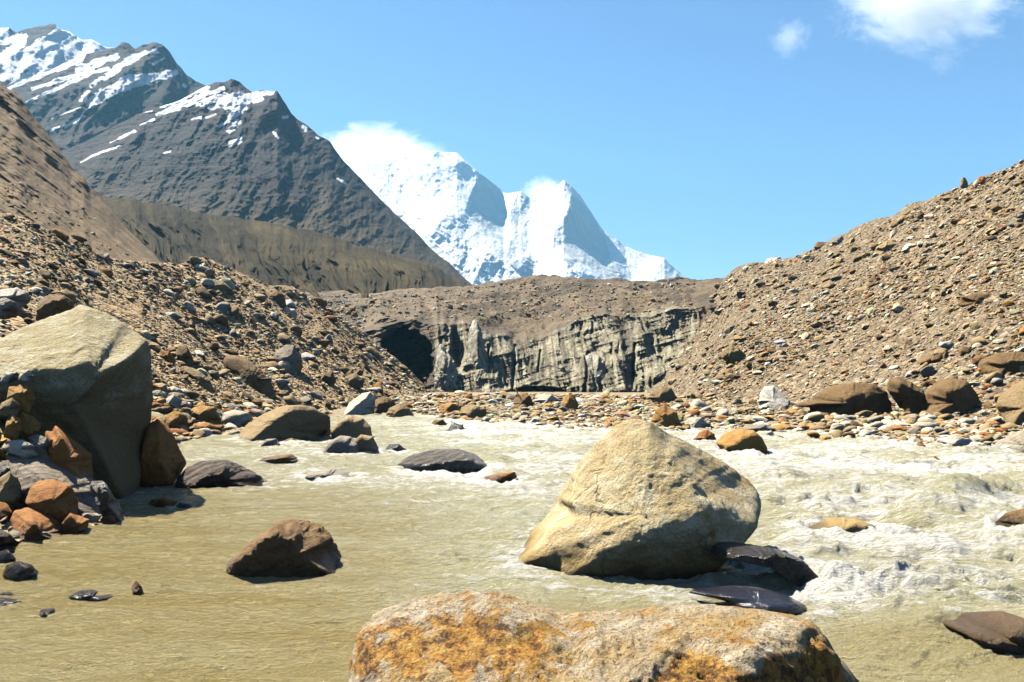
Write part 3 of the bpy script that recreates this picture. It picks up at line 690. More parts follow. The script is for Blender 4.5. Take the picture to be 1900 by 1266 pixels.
HEROES = []; WATERROCKS = []
def hero(label, mat, poly, D=None, f=(), p=10, a=1.0, tf=0.5, tb=0.55, sub=5, seed=None, sink=0.14, cat='boulder', short=None, water=False, parent=None, name='boulder', z0=None, fs=1.0, rough_only=False, brk=0.10, extra=None, chips=16):
    poly = np.array(poly, float)
    seed = seed if seed is not None else len(HEROES) * 7 + 3
    rng = np.random.RandomState(seed)
    x0, x1 = poly[:, 0].min(), poly[:, 0].max(); y0, y1 = poly[:, 1].min(), poly[:, 1].max()
    w = x1 - x0
    if D is None:
        lows = poly[poly[:, 1] > y1 - 0.22 * (y1 - y0)]
        h = cast(lows[:, 0].mean(), y1 - 1)
        Dm = (h[0][1] if h else 40.0); D = Dm + tf * w * Dm / FPX * 0.45
    k = D / FPX
    q = poly.copy()
    lowp = q[:, 1] > y1 - 0.22 * (y1 - y0)
    q[lowp, 1] += sink * (y1 - y0) + (0.05 / k if water else 0)
    a2 = 0.5 * np.abs(np.sum(q[:, 0] * np.roll(q[:, 1], -1) - q[:, 1] * np.roll(q[:, 0], -1)))
    cr_ = q[:, 0] * np.roll(q[:, 1], -1) - q[:, 1] * np.roll(q[:, 0], -1)
    cx = np.sum((q[:, 0] + np.roll(q[:, 0], -1)) * cr_) / (3 * cr_.sum()); cy = np.sum((q[:, 1] + np.roll(q[:, 1], -1)) * cr_) / (3 * cr_.sum())
    R = math.sqrt(a2 / math.pi) * k
    c = P(cx, cy, D)
    loc = np.stack([(q[:, 0] - cx) * k, -(q[:, 1] - cy) * k], 1)
    ang = np.linspace(-math.pi, math.pi, 1441); rr = poly_r(loc, ang); rr[-1] = rr[0]
    g = np.exp(-np.linspace(-2, 2, 13) ** 2); g /= g.sum()
    rr = np.convolve(np.concatenate([rr[-7:-1], rr, rr[1:7]]), g, 'valid')
    dirs, F = ico(sub)
    phi = np.arctan2(dirs[:, 2], dirs[:, 0]); rho = np.hypot(dirs[:, 0], dirs[:, 2])
    r2 = np.interp(phi, ang, rr)
    W = w * k; s = 0
    tF, tB = tf * W, tb * W
    fl = list(f)
    if not fl and not rough_only:
        fl = [(rng.uniform(-.55, .1), -.55, rng.uniform(.6, .8), rng.uniform(.5, .68)), (rng.uniform(-.1, .6), -.9, rng.uniform(-.3, .15), rng.uniform(.55, .7)),
              (-.8, -.5, rng.uniform(-.1, .4), rng.uniform(.75, .95)), (.8, -.55, rng.uniform(-.2, .4), rng.uniform(.75, .95)), (rng.uniform(-.3, .3), .6, .75, .7)]
    nchip = 0 if p < 7 else chips
    pp = p * 1.7 if p >= 9 else p
    for nx, ny, nz, dd in fl:
        L = math.sqrt(nx * nx + ny * ny + nz * nz)
        dot = np.maximum(0, (dirs[:, 0] * nx + dirs[:, 1] * ny + dirs[:, 2] * nz) / L)
        s = s + (dot / (dd * R)) ** pp
    s = s + (rho / r2) ** pp + np.where(dirs[:, 1] < 0, -dirs[:, 1] / tF, dirs[:, 1] / tB) ** pp
    V0 = dirs * (s ** (-1.0 / pp))[:, None]
    for _ in range(nchip):                                # small random breaks that cut off corners only
        v_ = rng.randn(3); v_[1] = -abs(v_[1]) * 0.9 - 0.2; v_ /= np.linalg.norm(v_)
        s = s + (np.maximum(0, dirs @ v_) / ((V0 @ v_).max() * rng.uniform(.80, .97))) ** pp
    r = s ** (-1.0 / pp)
    V = dirs * r[:, None]
    sf = 1.0 / R * fs
    so_ = rng.uniform(-50, 50, 3); s = 0
    wq = V * sf * 2.6 + so_ + 0.35 * fbm(V * sf * 4 + so_, 2, seed + 8)[:, None]
    st_ = fbm(wq, 3, seed + 6) * 3.0; st_ = (np.floor(st_) + sstep(.25, .75, st_ - np.floor(st_))) / 3.0     # stepped breaks
    dn = fbm(V * sf * 1.6 + so_, 4, seed) * 0.06 + st_ * (brk if p >= 9 else 0.02) + ridged(V * sf * 3.3 + so_, 4, seed + 2) * 0.03 + fbm(V * sf * 11 + so_, 5, seed + 4, 0.62) * 0.035
    front = np.clip(np.abs(dirs[:, 1]) * 1.6, 0.25, 1)
    V = V * (1 + (dn * a * front)[:, None])
    for _ in range(4 if sub > 4 else 3):                                    # pull the outline back to the traced one
        qx, qy = pix(V + c); qx = (qx - cx) * k; qy = -(qy - cy) * k
        ph = np.arctan2(qy, qx); ro = np.hypot(qx, qy)
        bi = np.clip(((ph + math.pi) / (2 * math.pi) * 120).astype(int), 0, 119)
        mx = np.zeros(120); np.maximum.at(mx, bi, ro); mx = np.where(mx <= 0, mx.max(), mx)
        ac = -math.pi + (np.arange(120) + .5) * 2 * math.pi / 120
        ratio = np.interp(ac, ang, rr) / mx
        ratio = np.convolve(np.concatenate([ratio[-2:], ratio, ratio[:2]]), [.05, .2, .5, .2, .05], 'valid')
        ra = np.interp(ph, np.concatenate([[ac[-1] - 2 * math.pi], ac, [ac[0] + 2 * math.pi]]), np.concatenate([ratio[-1:], ratio, ratio[:1]]))
        V[:, 0] *= ra; V[:, 2] *= ra
    at_ = None
    if extra is not None:
        qx, qy = pix(V + c); dv, iron = extra(qx, qy, V); m_ = sstep(0.45, -0.1, dirs[:, 1]); V = V + dv * m_[:, None]; at_ = {'iron': iron * m_}
    bottom = V[:, 2].min()
    base = c + np.array([0, 0, bottom + (z0 or 0)])
    V = V - np.array([0, 0, bottom])
    o = mesh_np(name, V, F, mat, True, at_)
    if parent is None: o.location = base
    else:
        o.parent = parent; o.location = base
    if label and parent is None: tag(o, label, cat)
    HEROES.append((o, short, (cx, (y0 + y1) / 2, w, y1 - y0)))
    if water: WATERROCKS.append((c[0], c[1], W * 0.5, W * 0.5 * (tf + tb) * 0.8, W))
    return o

MAT = {
    'front': rock_mat('banded_granite', (0.80, 0.69, 0.51), (0.76, 0.55, 0.26), (0.66, 0.37, 0.06), 0.55, 0.75, 0.15, 1.5, 0.8, 0.95, 0.25, True, (0.92, 0.82, 0.64), (0.09, 0.05, 0.02), 0.5, iron=True),
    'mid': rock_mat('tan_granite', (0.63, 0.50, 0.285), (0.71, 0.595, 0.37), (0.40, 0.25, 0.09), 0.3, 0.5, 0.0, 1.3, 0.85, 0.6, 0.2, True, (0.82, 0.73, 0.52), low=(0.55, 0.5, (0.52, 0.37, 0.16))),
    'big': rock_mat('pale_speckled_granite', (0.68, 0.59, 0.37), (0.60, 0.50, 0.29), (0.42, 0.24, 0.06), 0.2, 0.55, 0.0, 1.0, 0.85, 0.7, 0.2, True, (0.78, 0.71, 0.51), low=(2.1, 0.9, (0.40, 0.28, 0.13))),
    'tan': rock_mat('tan_rock', TAN, (0.46, 0.35, 0.2), BROWN, 0.3, 0.4, 0.1, 1.6),
    'tanfar': rock_mat('tan_rock_coarse', TAN, (0.45, 0.34, 0.19), BROWN, 0.3, 0.5, 0.06, 1.2, bump=0.8),
    'brown': rock_mat('brown_rock', BROWN, (0.32, 0.21, 0.10), (0.40, 0.20, 0.06), 0.25, 0.4, 0.15, 1.3),
    'brownfar': rock_mat('brown_rock_coarse', (0.29, 0.19, 0.09), (0.35, 0.24, 0.12), (0.20, 0.12, 0.05), 0.3, 0.5, 0.08, 1.3, bump=0.8),
    'rust': rock_mat('rust_rock', RUST, (0.50, 0.27, 0.09), (0.30, 0.10, 0.02), 0.35, 0.45, 0.0, 2.2),
    'ochre': rock_mat('ochre_rock', OCHRE, (0.40, 0.22, 0.06), RUST, 0.3, 0.4, 0.0, 1.6),
    'grey': rock_mat('grey_rock', GREY, (0.42, 0.39, 0.34), None, 0, 0.4, 0.25, 1.8),
    'pale': rock_mat('pale_rock', PALE, WHITE, TAN, 0.2, 0.35, 0.0, 1.5),
    'white': rock_mat('white_rock', WHITE, (0.55, 0.50, 0.43), TAN, 0.12, 0.3, 0.0, 0.9),
    'slab': rock_mat('banded_grey_slab', (0.40, 0.33, 0.25), (0.50, 0.43, 0.34), (0.20, 0.10, 0.06), 0.2, 0.3, 0.22, 1.4, 0.75, 0.6, 0.15),
    'banded': rock_mat('dark_banded_schist', (0.17, 0.11, 0.075), (0.28, 0.20, 0.14), (0.06, 0.035, 0.025), 0.3, 0.4, 0.5, 0.8, 0.6, 0.8, 0.25),
    'wet': rock_mat('dark_wet_rock', (0.05, 0.04, 0.032), (0.10, 0.075, 0.05), None, 0, 0.3, 0.2, 2.0, 0.28, 0.7, 0.6, False),
    'wetblue': rock_mat('dark_smooth_wet_rock', (0.035, 0.03, 0.04), (0.06, 0.05, 0.06), None, 0, 0.1, 0.0, 2.0, 0.12, 0.3, 0.7, False),
    'slick': rock_mat('grey_wet_slab', (0.17, 0.135, 0.095), (0.30, 0.245, 0.17), (0.06, 0.05, 0.04), 0.4, 0.4, 0.3, 1.0, 0.4, 0.7, 0.5),
}

def front_relief(px, py, V):
    """crags of the foreground boulder: a lump at left, a hollow, a step down at right"""
    wob = 14 * fbm(v3(px / 45, py / 45, 1), 4, 3); n = fbm(v3(px / 22, py / 22, 4), 4, 9)
    y1 = interp_xy([(640, 1180), (700, 1142), (760, 1118), (880, 1106), (960, 1118), (1040, 1150)], px) + wob
    s1 = sstep(0, 60, py - y1) * sstep(1120, 930, px + .3 * (py - 1150) + 5 * wob)
    hol = np.exp(-((px - 1000) / 150) ** 2 - ((py - 1235) / 62) ** 2)
    y2 = interp_xy([(1150, 1290), (1190, 1245), (1285, 1163), (1330, 1178), (1400, 1190), (1440, 1172), (1500, 1150), (1560, 1190)], px) + wob
    s2 = sstep(0, 62, py - y2) * sstep(1150, 1215, px)
    nick = np.exp(-((px - 1115) / 26) ** 2 - ((py - 1228) / 22) ** 2)
    dz = -0.085 * s1 - 0.03 * hol - 0.11 * s2 - 0.05 * nick + 0.03 * n * np.maximum(s1, s2) + 0.016 * ridged(v3(px / 11, py / 7, 2), 4, 15, .65)
    dy = 0.03 * s1 + 0.05 * s2
    edge = sstep(-30, 0, py - y1) * sstep(90, 20, py - y1) * sstep(1110, 930, px + 5 * wob)
    iron = np.clip(np.maximum(np.maximum(s1 * sstep(1262, 1180, py + 4 * wob), s2), edge) + 0.25 * n, 0, 1)
    return np.stack([0 * dz, dy, dz], 1), iron
# nearest: the granite slab at the foot of the picture
hero('big orange and white banded granite boulder nearest the viewer, cut off by the picture bottom', MAT['front'],
     [(640, 1266), (652, 1200), (665, 1165), (700, 1130), (755, 1106), (815, 1095), (880, 1091), (940, 1098), (1000, 1120), (1045, 1136), (1100, 1134), (1160, 1130), (1230, 1124), (1300, 1119), (1360, 1121), (1420, 1127), (1478, 1136), (1505, 1148), (1545, 1190), (1590, 1250), (1640, 1330), (1650, 1480), (1500, 1600), (1100, 1640), (800, 1600), (640, 1450)],
     D=4.35, extra=front_relief, brk=.06, f=[(0.0, -.30, .95, .60), (-.5, -.55, .65, .82), (.45, -.75, .4, .78), (0, -.95, .2, .62), (.1, .8, .6, .72)], p=12, a=1.9, tf=0.36, tb=0.2, sub=7, sink=0.0, seed=5, short='orange foreground boulder', water=True)
def ledge(px, py, V):
    """the right shoulder of the midstream boulder stands back behind a sharp step; a crease divides off its left foot"""
    w = 9 * fbm(v3(px / 40, py / 40, 1), 3, 3)
    b, sg, a = seg_dist(px, py, [(1158, 776), (1212, 832), (1266, 886), (1345, 950)])
    right = np.where((px - 1158) * 170 - (py - 776) * 187 + 0 > 0, b, -b) + w
    s = sstep(-12, 52, right) * sstep(980, 930, py) * sstep(776, 800, py)
    b2, sg2, a2 = seg_dist(px, py, [(1012, 962), (1022, 1000), (1040, 1045)])
    g = np.exp(-((b2 + w * .5) / 10) ** 2)
    z = 0 * s
    return np.stack([z, 0.15 * s + 0.06 * g, z], 1), z
# the great boulder in midstream
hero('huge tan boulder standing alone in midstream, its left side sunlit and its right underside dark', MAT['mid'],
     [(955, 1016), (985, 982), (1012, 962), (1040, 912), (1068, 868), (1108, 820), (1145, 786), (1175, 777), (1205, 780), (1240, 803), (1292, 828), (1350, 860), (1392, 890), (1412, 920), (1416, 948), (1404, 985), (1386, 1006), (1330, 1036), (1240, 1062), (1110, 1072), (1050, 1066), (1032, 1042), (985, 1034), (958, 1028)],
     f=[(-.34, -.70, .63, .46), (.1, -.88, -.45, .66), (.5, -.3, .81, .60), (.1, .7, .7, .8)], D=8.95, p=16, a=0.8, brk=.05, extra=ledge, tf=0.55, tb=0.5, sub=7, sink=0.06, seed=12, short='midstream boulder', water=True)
# the flat-topped boulder on the left bank
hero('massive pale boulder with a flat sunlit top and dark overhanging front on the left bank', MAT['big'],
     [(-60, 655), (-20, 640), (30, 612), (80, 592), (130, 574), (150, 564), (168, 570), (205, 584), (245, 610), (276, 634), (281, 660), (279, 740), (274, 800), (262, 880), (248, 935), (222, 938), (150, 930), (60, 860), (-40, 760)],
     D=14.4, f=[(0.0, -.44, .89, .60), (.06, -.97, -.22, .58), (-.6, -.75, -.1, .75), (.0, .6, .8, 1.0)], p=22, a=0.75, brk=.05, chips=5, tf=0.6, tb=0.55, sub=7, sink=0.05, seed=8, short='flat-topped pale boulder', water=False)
hero('round brown boulder with a ragged rusty left flank, alone in the stream at left', MAT['brown'],
     [(414, 1058), (424, 1040), (452, 1018), (470, 1000), (495, 985), (512, 968), (540, 963), (568, 965), (596, 974), (614, 992), (624, 1012), (638, 1040), (636, 1060), (600, 1072), (540, 1077), (480, 1076), (440, 1070)],
     f=[(-.6, -.4, .7, .9), (.05, -.97, -.1, .5), (.75, -.5, .3, .9), (0, -.5, .85, .8)], p=9, a=1.4, sub=6, seed=33, sink=0.05, short='round brown boulder', water=True)
hero('broad tan boulder at the left waterline with a sunlit left slope and dark right face', MAT['tan'],
     [(433, 808), (455, 790), (488, 768), (525, 753), (560, 751), (582, 756), (612, 772), (614, 800), (611, 817), (560, 820), (500, 822), (450, 818)],
     f=[(-.5, -.42, .75, .55), (.5, -.87, -.1, .30), (0, .6, .8, .7)], p=16, a=1.0, sub=6, short='broad tan waterline boulder', water=True)
hero('smooth round olive boulder at the upper of three touching boulders in the stream', MAT['tan'],
     [(612, 802), (628, 782), (652, 771), (674, 776), (688, 792), (692, 812), (660, 818), (622, 816)], p=5, a=0.5, rough_only=True, short='three touching boulders', water=True)
hero('smooth grey rounded boulder, lowest of three touching boulders in the stream', MAT['grey'],
     [(592, 843), (610, 820), (632, 808), (650, 810), (668, 822), (678, 842), (640, 847)], p=5, a=0.5, rough_only=True, water=True)
hero('low grey-and-rust rounded rock, rightmost of three touching boulders in the stream', MAT['tan'],
     [(655, 820), (670, 806), (692, 810), (704, 834), (700, 842), (668, 844)], p=5, a=0.6, rough_only=True, water=True)
hero('dark layered rock with ridged bands lying at the water below the left bank', MAT['banded'],
     [(318, 906), (330, 884), (348, 866), (374, 855), (420, 853), (444, 862), (480, 880), (524, 901), (480, 904), (430, 907), (370, 912), (332, 911)],
     f=[(-.3, -.5, .8, .5), (.15, -.9, -.1, .5), (.6, -.4, .7, .75)], p=12, a=1.6, sub=6, tf=.35, tb=.35, short='dark layered rock', water=True)
hero('brown leaning boulder tucked behind the right edge of the flat-topped boulder', MAT['rust'],
     [(255, 880), (262, 830), (272, 790), (295, 772), (318, 800), (332, 832), (346, 858), (324, 884), (290, 900), (262, 905)], f=[(.3, -.6, .7, .6), (.0, -.95, -.2, .55), (.8, -.4, .4, .7)], p=14, a=1.0, short='brown leaning boulder')
hero('dark low slab with water pouring over it in mid river', MAT['slick'],
     [(734, 864), (758, 846), (798, 835), (850, 833), (884, 843), (906, 864), (896, 876), (830, 879), (776, 876)], f=[(-.1, -.45, .9, .42), (.1, -.95, .1, .6)], p=14, a=1.0, sub=5, tf=.4, tb=.4, short='dark midriver slab', water=True)
hero('small rust-brown rock just showing above white water right of the dark slab', MAT['rust'],
     [(884, 894), (900, 884), (930, 878), (955, 875), (960, 886), (930, 897)], water=True, a=1.2)
hero('low red-brown wedge of rock in the stream left of the dark slab', MAT['brown'],
     [(473, 858), (492, 848), (540, 842), (560, 855), (520, 863)], f=[(-.1, -.4, .9, .5), (.1, -.95, 0, .6)], tf=.3, tb=.3, water=True)
hero('speckled grey rock awash under white water below the wedge of red-brown rock', MAT['grey'],
     [(556, 889), (575, 876), (612, 870), (648, 876), (668, 889), (610, 895)], p=6, a=1.0, rough_only=True, water=True)
hero('dark wet lump of rock in white water behind the dark slab', MAT['wet'], [(708, 838), (722, 824), (740, 824), (758, 837), (735, 841)], water=True)
hero('small low dark rock between the rounded boulders and the midriver slab', MAT['wet'], [(708, 844), (722, 838), (738, 844)], water=True, sub=4)
hero('small dark rounded rock near the far shore, left of a darker pointed one', MAT['brown'], [(792, 791), (806, 780), (822, 779), (832, 789), (812, 794)], water=True, sub=4)
hero('small dark pointed rock splashed by white water near the far shore', MAT['wet'], [(826, 803), (842, 786), (856, 788), (876, 805), (850, 808)], water=True, sub=4)
hero('small grey boulder at the foot of the broad tan waterline boulder', MAT['grey'], [(484, 828), (494, 815), (512, 814), (520, 826), (505, 832)], p=5, rough_only=True, water=True, sub=4)
hero('flat ochre stone at the foot of the broad tan waterline boulder', MAT['ochre'], [(522, 820), (540, 813), (560, 818), (545, 824)], water=True, sub=4)
hero('dark wet log-shaped rock ending in a small cascade right of the midstream boulder', MAT['wet'],
     [(1316, 1040), (1322, 1018), (1345, 1009), (1390, 1014), (1440, 1024), (1488, 1042), (1530, 1066), (1520, 1080), (1480, 1078), (1430, 1060), (1370, 1048)],
     D=8.15, z0=.03, f=[(0, -.35, .94, .55), (.0, -.97, .1, .55)], p=10, a=1.5, sub=6, tf=.22, tb=.22, short='dark log-shaped rock', water=True)
hero('smooth blue-black wet slab just breaking the water behind the orange foreground boulder', MAT['wetblue'],
     [(1262, 1098), (1310, 1089), (1360, 1086), (1410, 1090), (1460, 1104), (1496, 1122), (1504, 1138), (1440, 1135), (1340, 1115)],
     D=7.25, f=[(0.05, -.25, .97, .4)], p=8, a=0.6, sub=6, tf=.25, tb=.25, short='blue-black wet slab', water=True)
hero('small dark wet stone in the white water right of the blue-black slab', MAT['wet'], [(1596, 1086), (1608, 1077), (1622, 1082), (1630, 1094), (1612, 1100)], water=True, a=1.6)
hero('brown submerged boulder washed by water at the right edge of the picture', MAT['brown'],
     [(1730, 1150), (1790, 1134), (1860, 1134), (1910, 1150), (1990, 1190), (1940, 1220), (1830, 1205)], D=6.7, p=5, a=0.4, tf=.4, tb=.4, sub=6, rough_only=True, water=True)
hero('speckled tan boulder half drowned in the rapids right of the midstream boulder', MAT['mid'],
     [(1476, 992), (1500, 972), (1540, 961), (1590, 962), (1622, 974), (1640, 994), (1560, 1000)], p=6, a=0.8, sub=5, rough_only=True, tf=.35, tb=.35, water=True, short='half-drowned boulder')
hero('wet brown rock in the breaking wave at the right edge', MAT['brown'], [(1838, 975), (1866, 952), (1900, 943), (1940, 960), (1940, 985), (1880, 986)], a=1.3, water=True)
hero('two-lumped dark wet rock low in the river toward the right bank', MAT['wet'], [(1572, 864), (1590, 856), (1608, 858), (1622, 851), (1636, 854), (1625, 866), (1590, 869)], water=True, sub=4)
hero('ochre rock half covered by water near the right bank', MAT['ochre'], [(1704, 862), (1720, 849), (1735, 846), (1748, 856), (1728, 864)], water=True, sub=4)
hero('glossy golden-brown rounded boulder at the water edge behind the midstream boulder', MAT['ochre'],
     [(1328, 822), (1342, 805), (1368, 796), (1398, 798), (1414, 812), (1424, 832), (1422, 847), (1388, 851), (1350, 842)], p=6, a=0.6, f=[(-.3, -.3, .9, .75), (.1, -.95, -.1, .7)], short='golden boulder', water=True)
hero('small rusty stone just left of the golden boulder', MAT['rust'], [(1290, 815), (1298, 802), (1312, 797), (1326, 806), (1326, 819), (1308, 821)], water=True, sub=4)
hero('long grey stone behind the golden boulder', MAT['grey'], [(1378, 797), (1390, 789), (1420, 787), (1436, 796), (1430, 803), (1400, 803)], sub=4)
hero('pale flat stone right of the golden boulder', MAT['pale'], [(1400, 812), (1408, 800), (1432, 800), (1442, 812), (1424, 818)], sub=4)
# right bank boulders
hero('long brown boulder at the foot of the right slope, leftmost of the big row', MAT['brownfar'],
     [(1497, 768), (1504, 740), (1526, 722), (1556, 713), (1590, 710), (1622, 712), (1646, 728), (1660, 766), (1600, 772), (1530, 772)], f=[(-.1, -.5, .85, .55), (.2, -.97, -.1, .55), (-.8, -.5, .2, .8)], p=14, a=1.2, tf=.35, tb=.4, short='row of big brown boulders')
hero('leaning brown boulder, second in the big row under the right slope', MAT['brownfar'],
     [(1646, 722), (1650, 703), (1668, 700), (1692, 710), (1714, 724), (1722, 750), (1716, 769), (1690, 769), (1664, 748)], f=[(.35, -.4, .85, .6), (-.2, -.97, -.2, .5)], p=14, a=1.1)
hero('large squarish brown boulder, third in the big row under the right slope', MAT['brownfar'],
     [(1718, 768), (1718, 728), (1736, 710), (1765, 702), (1794, 706), (1814, 732), (1830, 764), (1800, 772), (1750, 772)], f=[(.1, -.45, .85, .6), (-.3, -.95, 0, .5), (.6, -.8, 0, .55)], p=14, a=1.1)
hero('golden tan boulder cut by the right picture edge beside the big row', MAT['tanfar'],
     [(1848, 752), (1856, 734), (1880, 716), (1910, 700), (1950, 720), (1950, 780), (1900, 790), (1866, 778)], f=[(-.4, -.55, .7, .6), (.1, -.95, -.25, .6)], p=12, a=1.0, tf=.4)
hero('brown block-like boulder higher on the right slope, at the picture edge', MAT['brownfar'],
     [(1814, 690), (1820, 668), (1846, 656), (1890, 652), (1930, 660), (1930, 692), (1880, 702), (1836, 704)], f=[(-.1, -.5, .85, .5), (0, -.95, -.25, .5)], p=14, a=1.0)
hero('white angular slab standing at the foot of the right slope', MAT['white'],
     [(1408, 754), (1410, 730), (1418, 718), (1436, 716), (1452, 730), (1468, 748), (1456, 759), (1430, 760)], f=[(-.2, -.8, .55, .4)], p=18, a=0.7, short='white slab')
hero('pale grey cracked boulder low on the shingle at the right', MAT['white'],
     [(1722, 830), (1740, 814), (1768, 808), (1800, 814), (1812, 828), (1780, 836), (1740, 836)], p=8, a=1.0, short='pale cracked boulder')
hero('light grey sloping boulder on the shingle at the right picture edge', MAT['grey'],
     [(1838, 836), (1860, 816), (1890, 802), (1930, 804), (1950, 830), (1900, 842), (1858, 842)], p=8, a=0.8, f=[(-.4, -.5, .75, .5)])
hero('dark wet stone at the water edge below the light grey sloping boulder', MAT['wet'], [(1842, 842), (1856, 835), (1870, 838), (1866, 845)], water=True, sub=4)
hero('tan lumpy boulder halfway up the right slope, alone', MAT['tanfar'],
     [(1338, 664), (1342, 650), (1358, 639), (1370, 645), (1384, 658), (1376, 672), (1356, 674)], p=10, a=1.3, short='lone tan boulder')
hero('dark brown elongated boulder on the right slope near the picture edge', MAT['brownfar'],
     [(1776, 566), (1784, 550), (1810, 545), (1840, 544), (1852, 552), (1830, 566), (1800, 573)], tf=.35, tb=.35, a=1.0)
hero('pale split block high on the right slope', MAT['tanfar'], [(1620, 476), (1626, 458), (1648, 447), (1668, 450), (1666, 466), (1640, 477)], f=[(-.2, -.4, .9, .5), (.2, -.95, 0, .5)], p=18, a=.8)
hero('pale flat block just right of the split block high on the right slope', MAT['pale'], [(1672, 466), (1684, 452), (1702, 453), (1702, 464), (1686, 470)], f=[(-.2, -.4, .9, .5), (.2, -.95, 0, .5)], p=18, a=.8, sub=4)
hero('pale flat slab lying on the skyline where glacier and right slope meet', MAT['pale'], [(1408, 490), (1424, 480), (1448, 477), (1450, 484), (1430, 492)], p=14, sub=4, sink=0.9)
hero('dark block on the skyline of the right slope', MAT['grey'], [(1543, 450), (1550, 440), (1562, 438), (1568, 446), (1556, 454)], p=14, sub=4, sink=0.9)
hero('brown flat block on the skyline left of the dark skyline block', MAT['brown'], [(1510, 458), (1516, 449), (1534, 450), (1538, 457), (1520, 464)], p=14, sub=4, sink=0.9)
hero('pale stone standing upright on the skyline of the right slope', MAT['tanfar'], [(1781, 350), (1782, 334), (1790, 330), (1796, 340), (1795, 352)], p=14, sub=4, sink=0.9)
hero('small orange stone on the skyline right of the upright stone', MAT['rust'], [(1812, 340), (1816, 328), (1828, 327), (1834, 338), (1822, 344)], p=14, sub=4, sink=0.9)
hero('dark-capped tan boulder low on the right slope near the glacier', MAT['tanfar'], [(1196, 748), (1206, 730), (1228, 716), (1246, 720), (1256, 738), (1240, 750)], p=14, a=1.0)
# far bar below the ice
hero('orange pointed boulder on the gravel bar below the ice cliff', MAT['ochre'], [(1038, 760), (1044, 742), (1056, 728), (1066, 734), (1074, 752), (1066, 762)], p=10, a=1.0, short='orange pointed boulder')
hero('brown blocky boulder on the gravel bar below the ice cliff', MAT['brown'], [(950, 756), (956, 740), (970, 730), (984, 734), (990, 750), (976, 760)], p=12, a=1.0, short='brown blocky boulder')
hero('pale dome-shaped boulder at the foot of the ice cliff', MAT['pale'], [(992, 746), (1004, 735), (1022, 732), (1042, 744), (1020, 750)], p=6, a=.7)
hero('big white-topped tan boulder at the far end of the river', MAT['pale'], [(634, 768), (648, 748), (672, 730), (688, 727), (696, 742), (694, 764), (670, 772)], f=[(-.4, -.5, .75, .5), (.5, -.85, 0, .5)], p=16, a=.9, short='white-topped far boulder')
hero('dark brown boulder right behind the white-topped far boulder', MAT['brown'], [(692, 764), (696, 742), (712, 735), (730, 742), (738, 758), (720, 768)], p=14, a=.9)
hero('olive tan wedge-shaped boulder at the far waterline', MAT['tan'], [(714, 772), (722, 758), (742, 748), (760, 758), (770, 772), (740, 777)], p=14, a=.9)
hero('yellowish block at the far waterline, left of a cleft double block', MAT['ochre'], [(812, 766), (816, 752), (836, 746), (852, 752), (852, 766)], p=16, a=.8)
hero('cleft yellowish double block at the far waterline', MAT['tan'], [(852, 772), (856, 756), (876, 750), (902, 758), (902, 772), (876, 778)], p=16, a=1.0)
hero('tan angular boulder with ochre left side on the right of the gravel bar', MAT['ochre'], [(1204, 788), (1216, 762), (1232, 752), (1256, 764), (1264, 788), (1240, 794)], p=14, a=1.0, short='ochre angular boulder')
hero('pale low boulder on the gravel bar beside the ochre angular boulder', MAT['pale'], [(1262, 790), (1278, 776), (1300, 774), (1318, 788), (1290, 796)], p=10)
# left slope slabs
hero('largest tilted brown slab on the left scree slope', MAT['brownfar'],
     [(412, 672), (420, 660), (440, 660), (460, 668), (484, 686), (504, 710), (514, 728), (511, 745), (494, 742), (460, 722), (430, 700)], f=[(-.2, -.85, .45, .5), (.4, -.85, .2, .6)], p=18, a=1.0, tf=.35, tb=.35, short='largest tilted brown slab')
hero('narrow tan slab pointing downslope left of the largest tilted slab', MAT['tanfar'], [(338, 686), (350, 681), (366, 686), (388, 704), (400, 720), (398, 730), (384, 724), (360, 706)], f=[(-.2, -.85, .45, .5), (.4, -.85, .2, .6)], p=16, tf=.3, tb=.3, short='narrow tan slab')
hero('dark-topped upright block above the narrow tan slab', MAT['brownfar'], [(324, 656), (332, 642), (346, 640), (356, 660), (364, 684), (346, 682), (330, 672)], p=16, a=1.0)
hero('rusty wedge left of the dark-topped upright block', MAT['rust'], [(289, 662), (300, 650), (314, 652), (326, 668), (326, 676), (308, 672)], p=16)
hero('striped boulder with pale and dark bands on the left scree slope', MAT['slab'], [(504, 670), (512, 652), (530, 640), (546, 640), (558, 664), (562, 680), (552, 698), (538, 690), (520, 680)], p=14, a=1.2, short='striped boulder')
hero('brown block perched below the striped boulder', MAT['brownfar'], [(594, 704), (600, 692), (616, 690), (624, 704), (618, 716), (602, 714)], p=14)
hero('pale tan rounded boulder beside the brown block on the left scree', MAT['tanfar'], [(632, 716), (640, 700), (658, 692), (676, 704), (674, 716), (650, 719)], p=10)
hero('long rusty stone lying across the upper left scree', MAT['rust'], [(318, 580), (330, 574), (356, 584), (380, 594), (378, 602), (350, 598), (330, 590)], p=14, tf=.3, tb=.3)
hero('white flat stone beside the long rusty stone on the upper left scree', MAT['white'], [(298, 588), (310, 579), (326, 580), (340, 590), (322, 594)], p=12, tf=.35)
hero('brown boulder on the crest of the left scree slope', MAT['brownfar'], [(498, 560), (500, 544), (514, 538), (528, 548), (532, 566), (526, 572), (510, 566)], p=12)
hero('tan elongated boulder high on the left scree slope', MAT['tanfar'], [(388, 528), (396, 518), (414, 522), (432, 538), (434, 546), (416, 546), (398, 540)], p=14, tf=.35)
